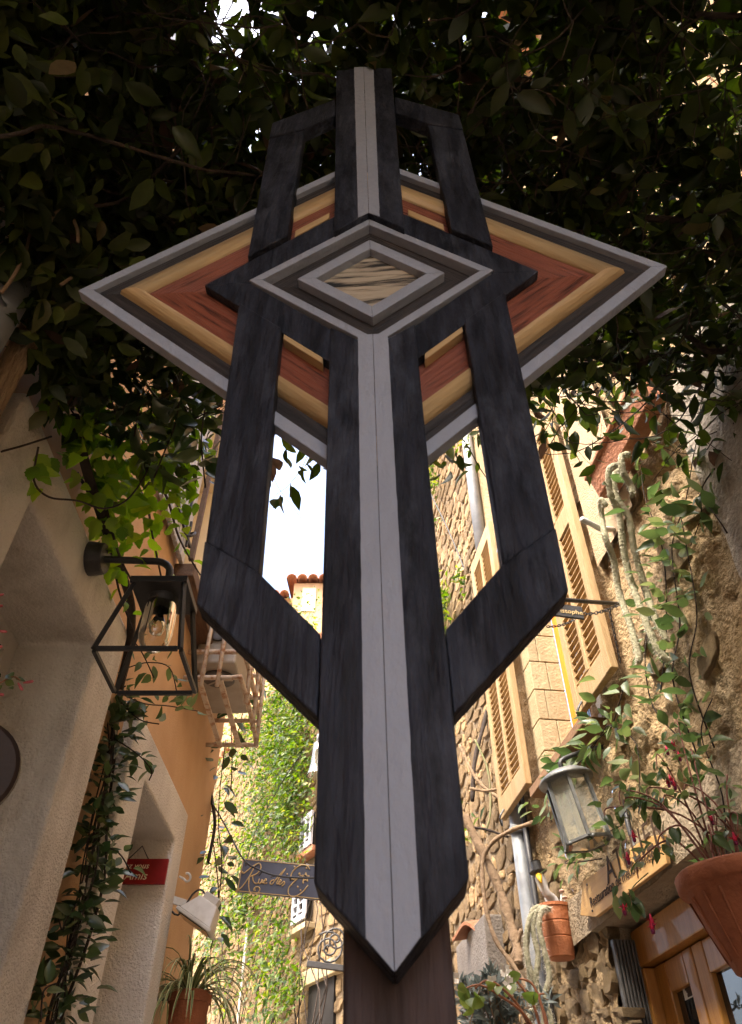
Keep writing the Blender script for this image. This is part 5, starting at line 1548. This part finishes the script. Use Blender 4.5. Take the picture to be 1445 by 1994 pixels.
for c in ((0.9901, 2.300, 2.674), (0.966, 2.300, 2.660), (1.000, 2.300, 2.639), (0.9299, 2.250, 2.540), (0.9365, 2.250, 2.523), (0.9197, 2.250, 2.531), (0.974, 2.150, 2.379), (0.9744, 2.050, 2.289), (0.6996, 2.050, 2.089), (0.7091, 2.150, 2.272), (0.7563, 2.200, 2.350), (0.6966, 2.050, 2.077), (0.6528, 2.100, 2.132)):
    c = Vector(c)
    fl = MB()
    fl.lathe(c, [(.002, .012), (.003, .006), (.005, 0), (.006, -.006), (.004, -.012)], 8)
    f_ = fl.build('flower', M_fl, FU, smooth=True)
    for k in range(4):
        a_ = k * math.pi / 2 + rng.random()
        d = Vector((math.cos(a_), math.sin(a_), 0))
        w_ = UP.cross(d) * .005
        MB().add([c - UP * .002, c + d * .008 + w_ * .7 - UP * .003, c + d * .017 - UP * .002 + UP * rng.uniform(-.010, .008), c + d * .008 - w_ * .7 - UP * .003], [(0, 1, 2, 3)]).build('petal', M_fl, f_)
    MB().lathe(c - UP * .012, [(.004, .004), (.0055, -.003), (.004, -.009)], 7).build('corolla', M_flp, f_, smooth=True)
# hanging sprig under the lintel
HS = thing('fuchsia_sprig', (0.6685, 2.120, 2.144), 'single fuchsia sprig with a red bud hanging before the dark doorway', 'plant')
p = smooth_path([(0.7444, 2.120, 2.220), (0.6993, 2.120, 2.188), (0.6783, 2.120, 2.162), (0.6608, 2.120, 2.134)], 5)
MB().tube(p, .0016, 5).build('stem', M_stemg, HS, smooth=True)
cl = [Vector((0.6747, 2.120, 2.159)) + Vector(rng.normal(size=3)) * .014 for _ in range(9)]
leaves(HS, OVAL, L_mid, cl, rng.normal(size=(9, 3)) * .5 + (0, 0, -.9), rng.normal(size=(9, 3)) * .3 + (0, -1, 0), rng.uniform(.03, .06, 9), 9)
MB().lathe((0.655, 2.110, 2.131), [(.001, .014), (.005, .006), (.006, -.008), (.001, -.02)], 8).build('bud', M_fl, HS, smooth=True)

# --- spider plant and its pot at the foot of the left corner
sp0 = Vector((-0.899, 4.350, 2.363))
PT = thing('terracotta_pot', sp0 - UP * .2, 'dark terracotta pot hung low on the corner of the left house', 'pot')
MB().lathe(sp0, [(.075, -.22), (.08, -.21), (.098, -.05), (.105, -.048), (.108, -.002), (.098, 0), (.09, -.03)], 28).build('pot_body', M_terra2, PT, smooth=False)
MB().lathe(sp0 - UP * .025, [(.001, .002), (.09, 0)], 18, closed=False).build('soil', M_dark, PT)
MB().bar(sp0 + Vector((-.09, 0, -.03)), sp0 + Vector((-.17, 0, -.03)), .012).build('wall_bracket', M_iron, PT)
SPP = thing('spider_plant', sp0, 'striped spider plant with arching leaves in the low left pot', 'plant')
M_sg = mat('spider_green', (.085, .13, .035), (.12, .165, .05), .45, 9)
M_sc = mat('spider_cream', (.42, .42, .22), (.34, .37, .17), .5, 9)
for k in range(95):
    az = rng.uniform(0, 2 * math.pi); L_ = rng.uniform(.24, .46); el = rng.uniform(.35, 1.45)
    d = Vector((math.cos(az) * math.cos(el) + .12, math.sin(az) * math.cos(el), math.sin(el)))
    p = sp0 + Vector((math.cos(az) * .03, math.sin(az) * .03, -.02)); pts = [p.copy()]
    st = L_ / 9
    for i in range(9):
        d = (d + Vector((0, 0, -.20 - .05 * i * rng.uniform(.4, 1.2)))).normalized()
        p = p + d * st
        if p.x < -1.05: p.x = -1.05
        pts.append(p.copy())
    wv = Vector((-math.sin(az), math.cos(az), 0))
    V = []; F_ = []; mi = []
    for i, q in enumerate(pts):
        w = .0085 * (1 - (i / 9) ** 2.2) * (.55 + .45 * min(1, i / 2)) + .0006
        fold_ = UP * .0035
        for c_, up_ in ((-1, 1), (-.45, .2), (.45, .2), (1, 1)):
            V.append(q + wv * w * c_ + fold_ * up_)
    for i in range(9):
        for c_ in range(3):
            a_ = i * 4 + c_
            F_.append((a_, a_ + 1, a_ + 5, a_ + 4)); mi.append(1 if c_ != 1 else 0)
    o = MB().add(V, F_).build('leaf', M_sg, SPP, smooth=True)
    o.data.materials.append(M_sc)
    o.data.polygons.foreach_set('material_index', mi)

# --- begonia and grey shrub at the bottom right
BG = thing('begonia', (0.5234, 3.300, 2.041), 'flowering begonia with arching red stems at the foot of the right wall', 'plant')
M_rstem = mat('begonia_stem', (.30, .12, .06), (.24, .10, .05), .6, 20)
L_beg = leafmat('begonia_leaf', [(0, (.10, .15, .035)), (1, (.17, .21, .06))], .4, .4)
M_petal = mat('white_petal', (.72, .68, .60), rough=.6)
tip_l = []; 
for pts in ([(0.6101, 3.200, 1.981), (0.5431, 3.150, 2.072), (0.46, 3.100, 2.117), (0.3906, 3.100, 2.151), (0.3345, 3.100, 2.140)], [(0.592, 3.200, 1.981), (0.528, 3.150, 2.095), (0.455, 3.100, 2.151), (0.4104, 3.100, 2.164), (0.3712, 3.100, 2.140)], [(0.6101, 3.200, 1.981), (0.5924, 3.200, 2.103), (0.5462, 3.200, 2.176), (0.5039, 3.200, 2.217)], [(0.6282, 3.200, 1.981), (0.6203, 3.200, 2.103), (0.5937, 3.200, 2.176), (0.5389, 3.200, 2.192)], [(0.6372, 3.200, 1.981), (0.6284, 3.200, 2.072), (0.6159, 3.200, 2.135), (0.636, 3.200, 2.143)]):
    p = smooth_path(pts, 6)
    MB().tube(p, [.006 - .003 * i / len(p) for i in range(len(p))], 6).build('stem', M_rstem, BG, smooth=True)
    tip_l.append(p)
cl = [(0.3332, 3.100, 2.125), (0.3423, 3.080, 2.105), (0.363, 3.050, 2.108), (0.3802, 3.050, 2.100), (0.3175, 3.100, 2.156), (0.4119, 3.080, 2.147), (0.4583, 3.100, 2.148), (0.5023, 3.150, 2.182), (0.5196, 3.150, 2.171), (0.5852, 3.180, 2.139), (0.6079, 3.180, 2.128), (0.5018, 3.200, 2.200), (0.3125, 3.100, 2.140), (0.3554, 3.080, 2.090)]
leaves(BG, ROUND, L_beg, cl, rng.normal(size=(len(cl), 3)) * .5 + (.1, -.2, -.6), rng.normal(size=(len(cl), 3)) * .35 + (0, -1, -.1), rng.uniform(.038, .066, len(cl)), len(cl))
for c in ((0.4954, 3.180, 2.216), (0.4312, 3.080, 2.157), (0.4923, 3.100, 2.156), (0.495, 3.150, 2.198), (0.2985, 3.100, 2.172)):
    c = Vector(c)
    fl = MB()
    for k in range(4):
        a_ = k * math.pi / 2 + rng.random()
        d = Vector((math.cos(a_), -.5, math.sin(a_))).normalized(); w_ = d.cross(Vector((0, 1, 0))).normalized() * .010
        fl.add([c, c + d * .014 + w_, c + d * .026, c + d * .014 - w_], [(0, 1, 2, 3)])
    fl.lathe(c, [(.004, -.003), (.004, .003)], 6, ax=(0, -1, 0))
    fl.build('flower', M_petal, BG)
GSH = thing('grey_shrub', (0.4887, 3.600, 2.086), 'silvery grey leaved shrub under the begonia', 'plant')
L_grey = leafmat('silver_leaf', [(0, (.10, .12, .11)), (1, (.17, .20, .18))], .15, .6)
gp_ = []
for k in range(16):
    b_ = Vector((0.4747, 3.600, 2.052)) + Vector((rng.uniform(-.08, .12), rng.uniform(-.1, .1), 0))
    p = [b_ + Vector((rng.normal() * .02 * t, rng.normal() * .02 * t, .055 * t)) for t in range(5)]
    gp_.append(p); MB().tube(p, .003, 5).build('stem', M_barkl, GSH)
Pp, Dd, Nq, Sz = along(gp_, 130, .01, .05, .3, (0, 0, .6), (0, -.3, 0), .3)
leaves(GSH, LANCE, L_grey, Pp, Dd, Nq, Sz, 60)

# --- sprig with pink buds at the left edge
PB = thing('pink_bud_jasmine', (-0.7487, 1.300, 2.303), 'sprig with pink buds entering from the left edge', 'plant')
M_pink = mat('pink_bud', (.50, .13, .13), (.42, .09, .10), .6, 20)
for pts in ([(-0.7668, 1.300, 2.298), (-0.7325, 1.300, 2.315), (-0.7117, 1.300, 2.329), (-0.6938, 1.300, 2.320)], [(-0.8295, 1.300, 2.502), (-0.8067, 1.300, 2.515), (-0.8068, 1.300, 2.532)]):
    MB().tube(smooth_path(pts), .0016, 5).build('stem', M_rstem, PB, smooth=True)
cl = [(-0.7243, 1.300, 2.320), (-0.7147, 1.300, 2.329), (-0.7051, 1.300, 2.324), (-0.7134, 1.300, 2.303), (-0.7254, 1.300, 2.309), (-0.7125, 1.300, 2.340), (-0.7364, 1.300, 2.326)]
leaves(PB, OVAL, L_mid, cl, rng.normal(size=(7, 3)) * .5 + (.2, -.2, -.3), rng.normal(size=(7, 3)) * .3 + (0, -1, 0), rng.uniform(.02, .034, 7), 7)
for a_, b_ in (((-0.6868, 1.300, 2.315), (-0.667, 1.300, 2.319)), ((-0.697, 1.300, 2.315), (-0.6824, 1.300, 2.298)), ((-0.8114, 1.300, 2.529), (-0.7983, 1.300, 2.533)), ((-0.8021, 1.300, 2.499), (-0.7903, 1.300, 2.503)), ((-0.7791, 1.300, 2.438), (-0.7585, 1.300, 2.435)), ((-0.7671, 1.300, 2.401), (-0.7557, 1.300, 2.398)), ((-0.7279, 1.300, 2.290), (-0.7151, 1.300, 2.288))):
    a_ = Vector(a_); b_ = Vector(b_)
    MB().tube([a_, a_.lerp(b_, .5), a_.lerp(b_, .85), b_], [.0015, .0032, .003, .0006], 6).build('bud', M_pink, PB, smooth=True)
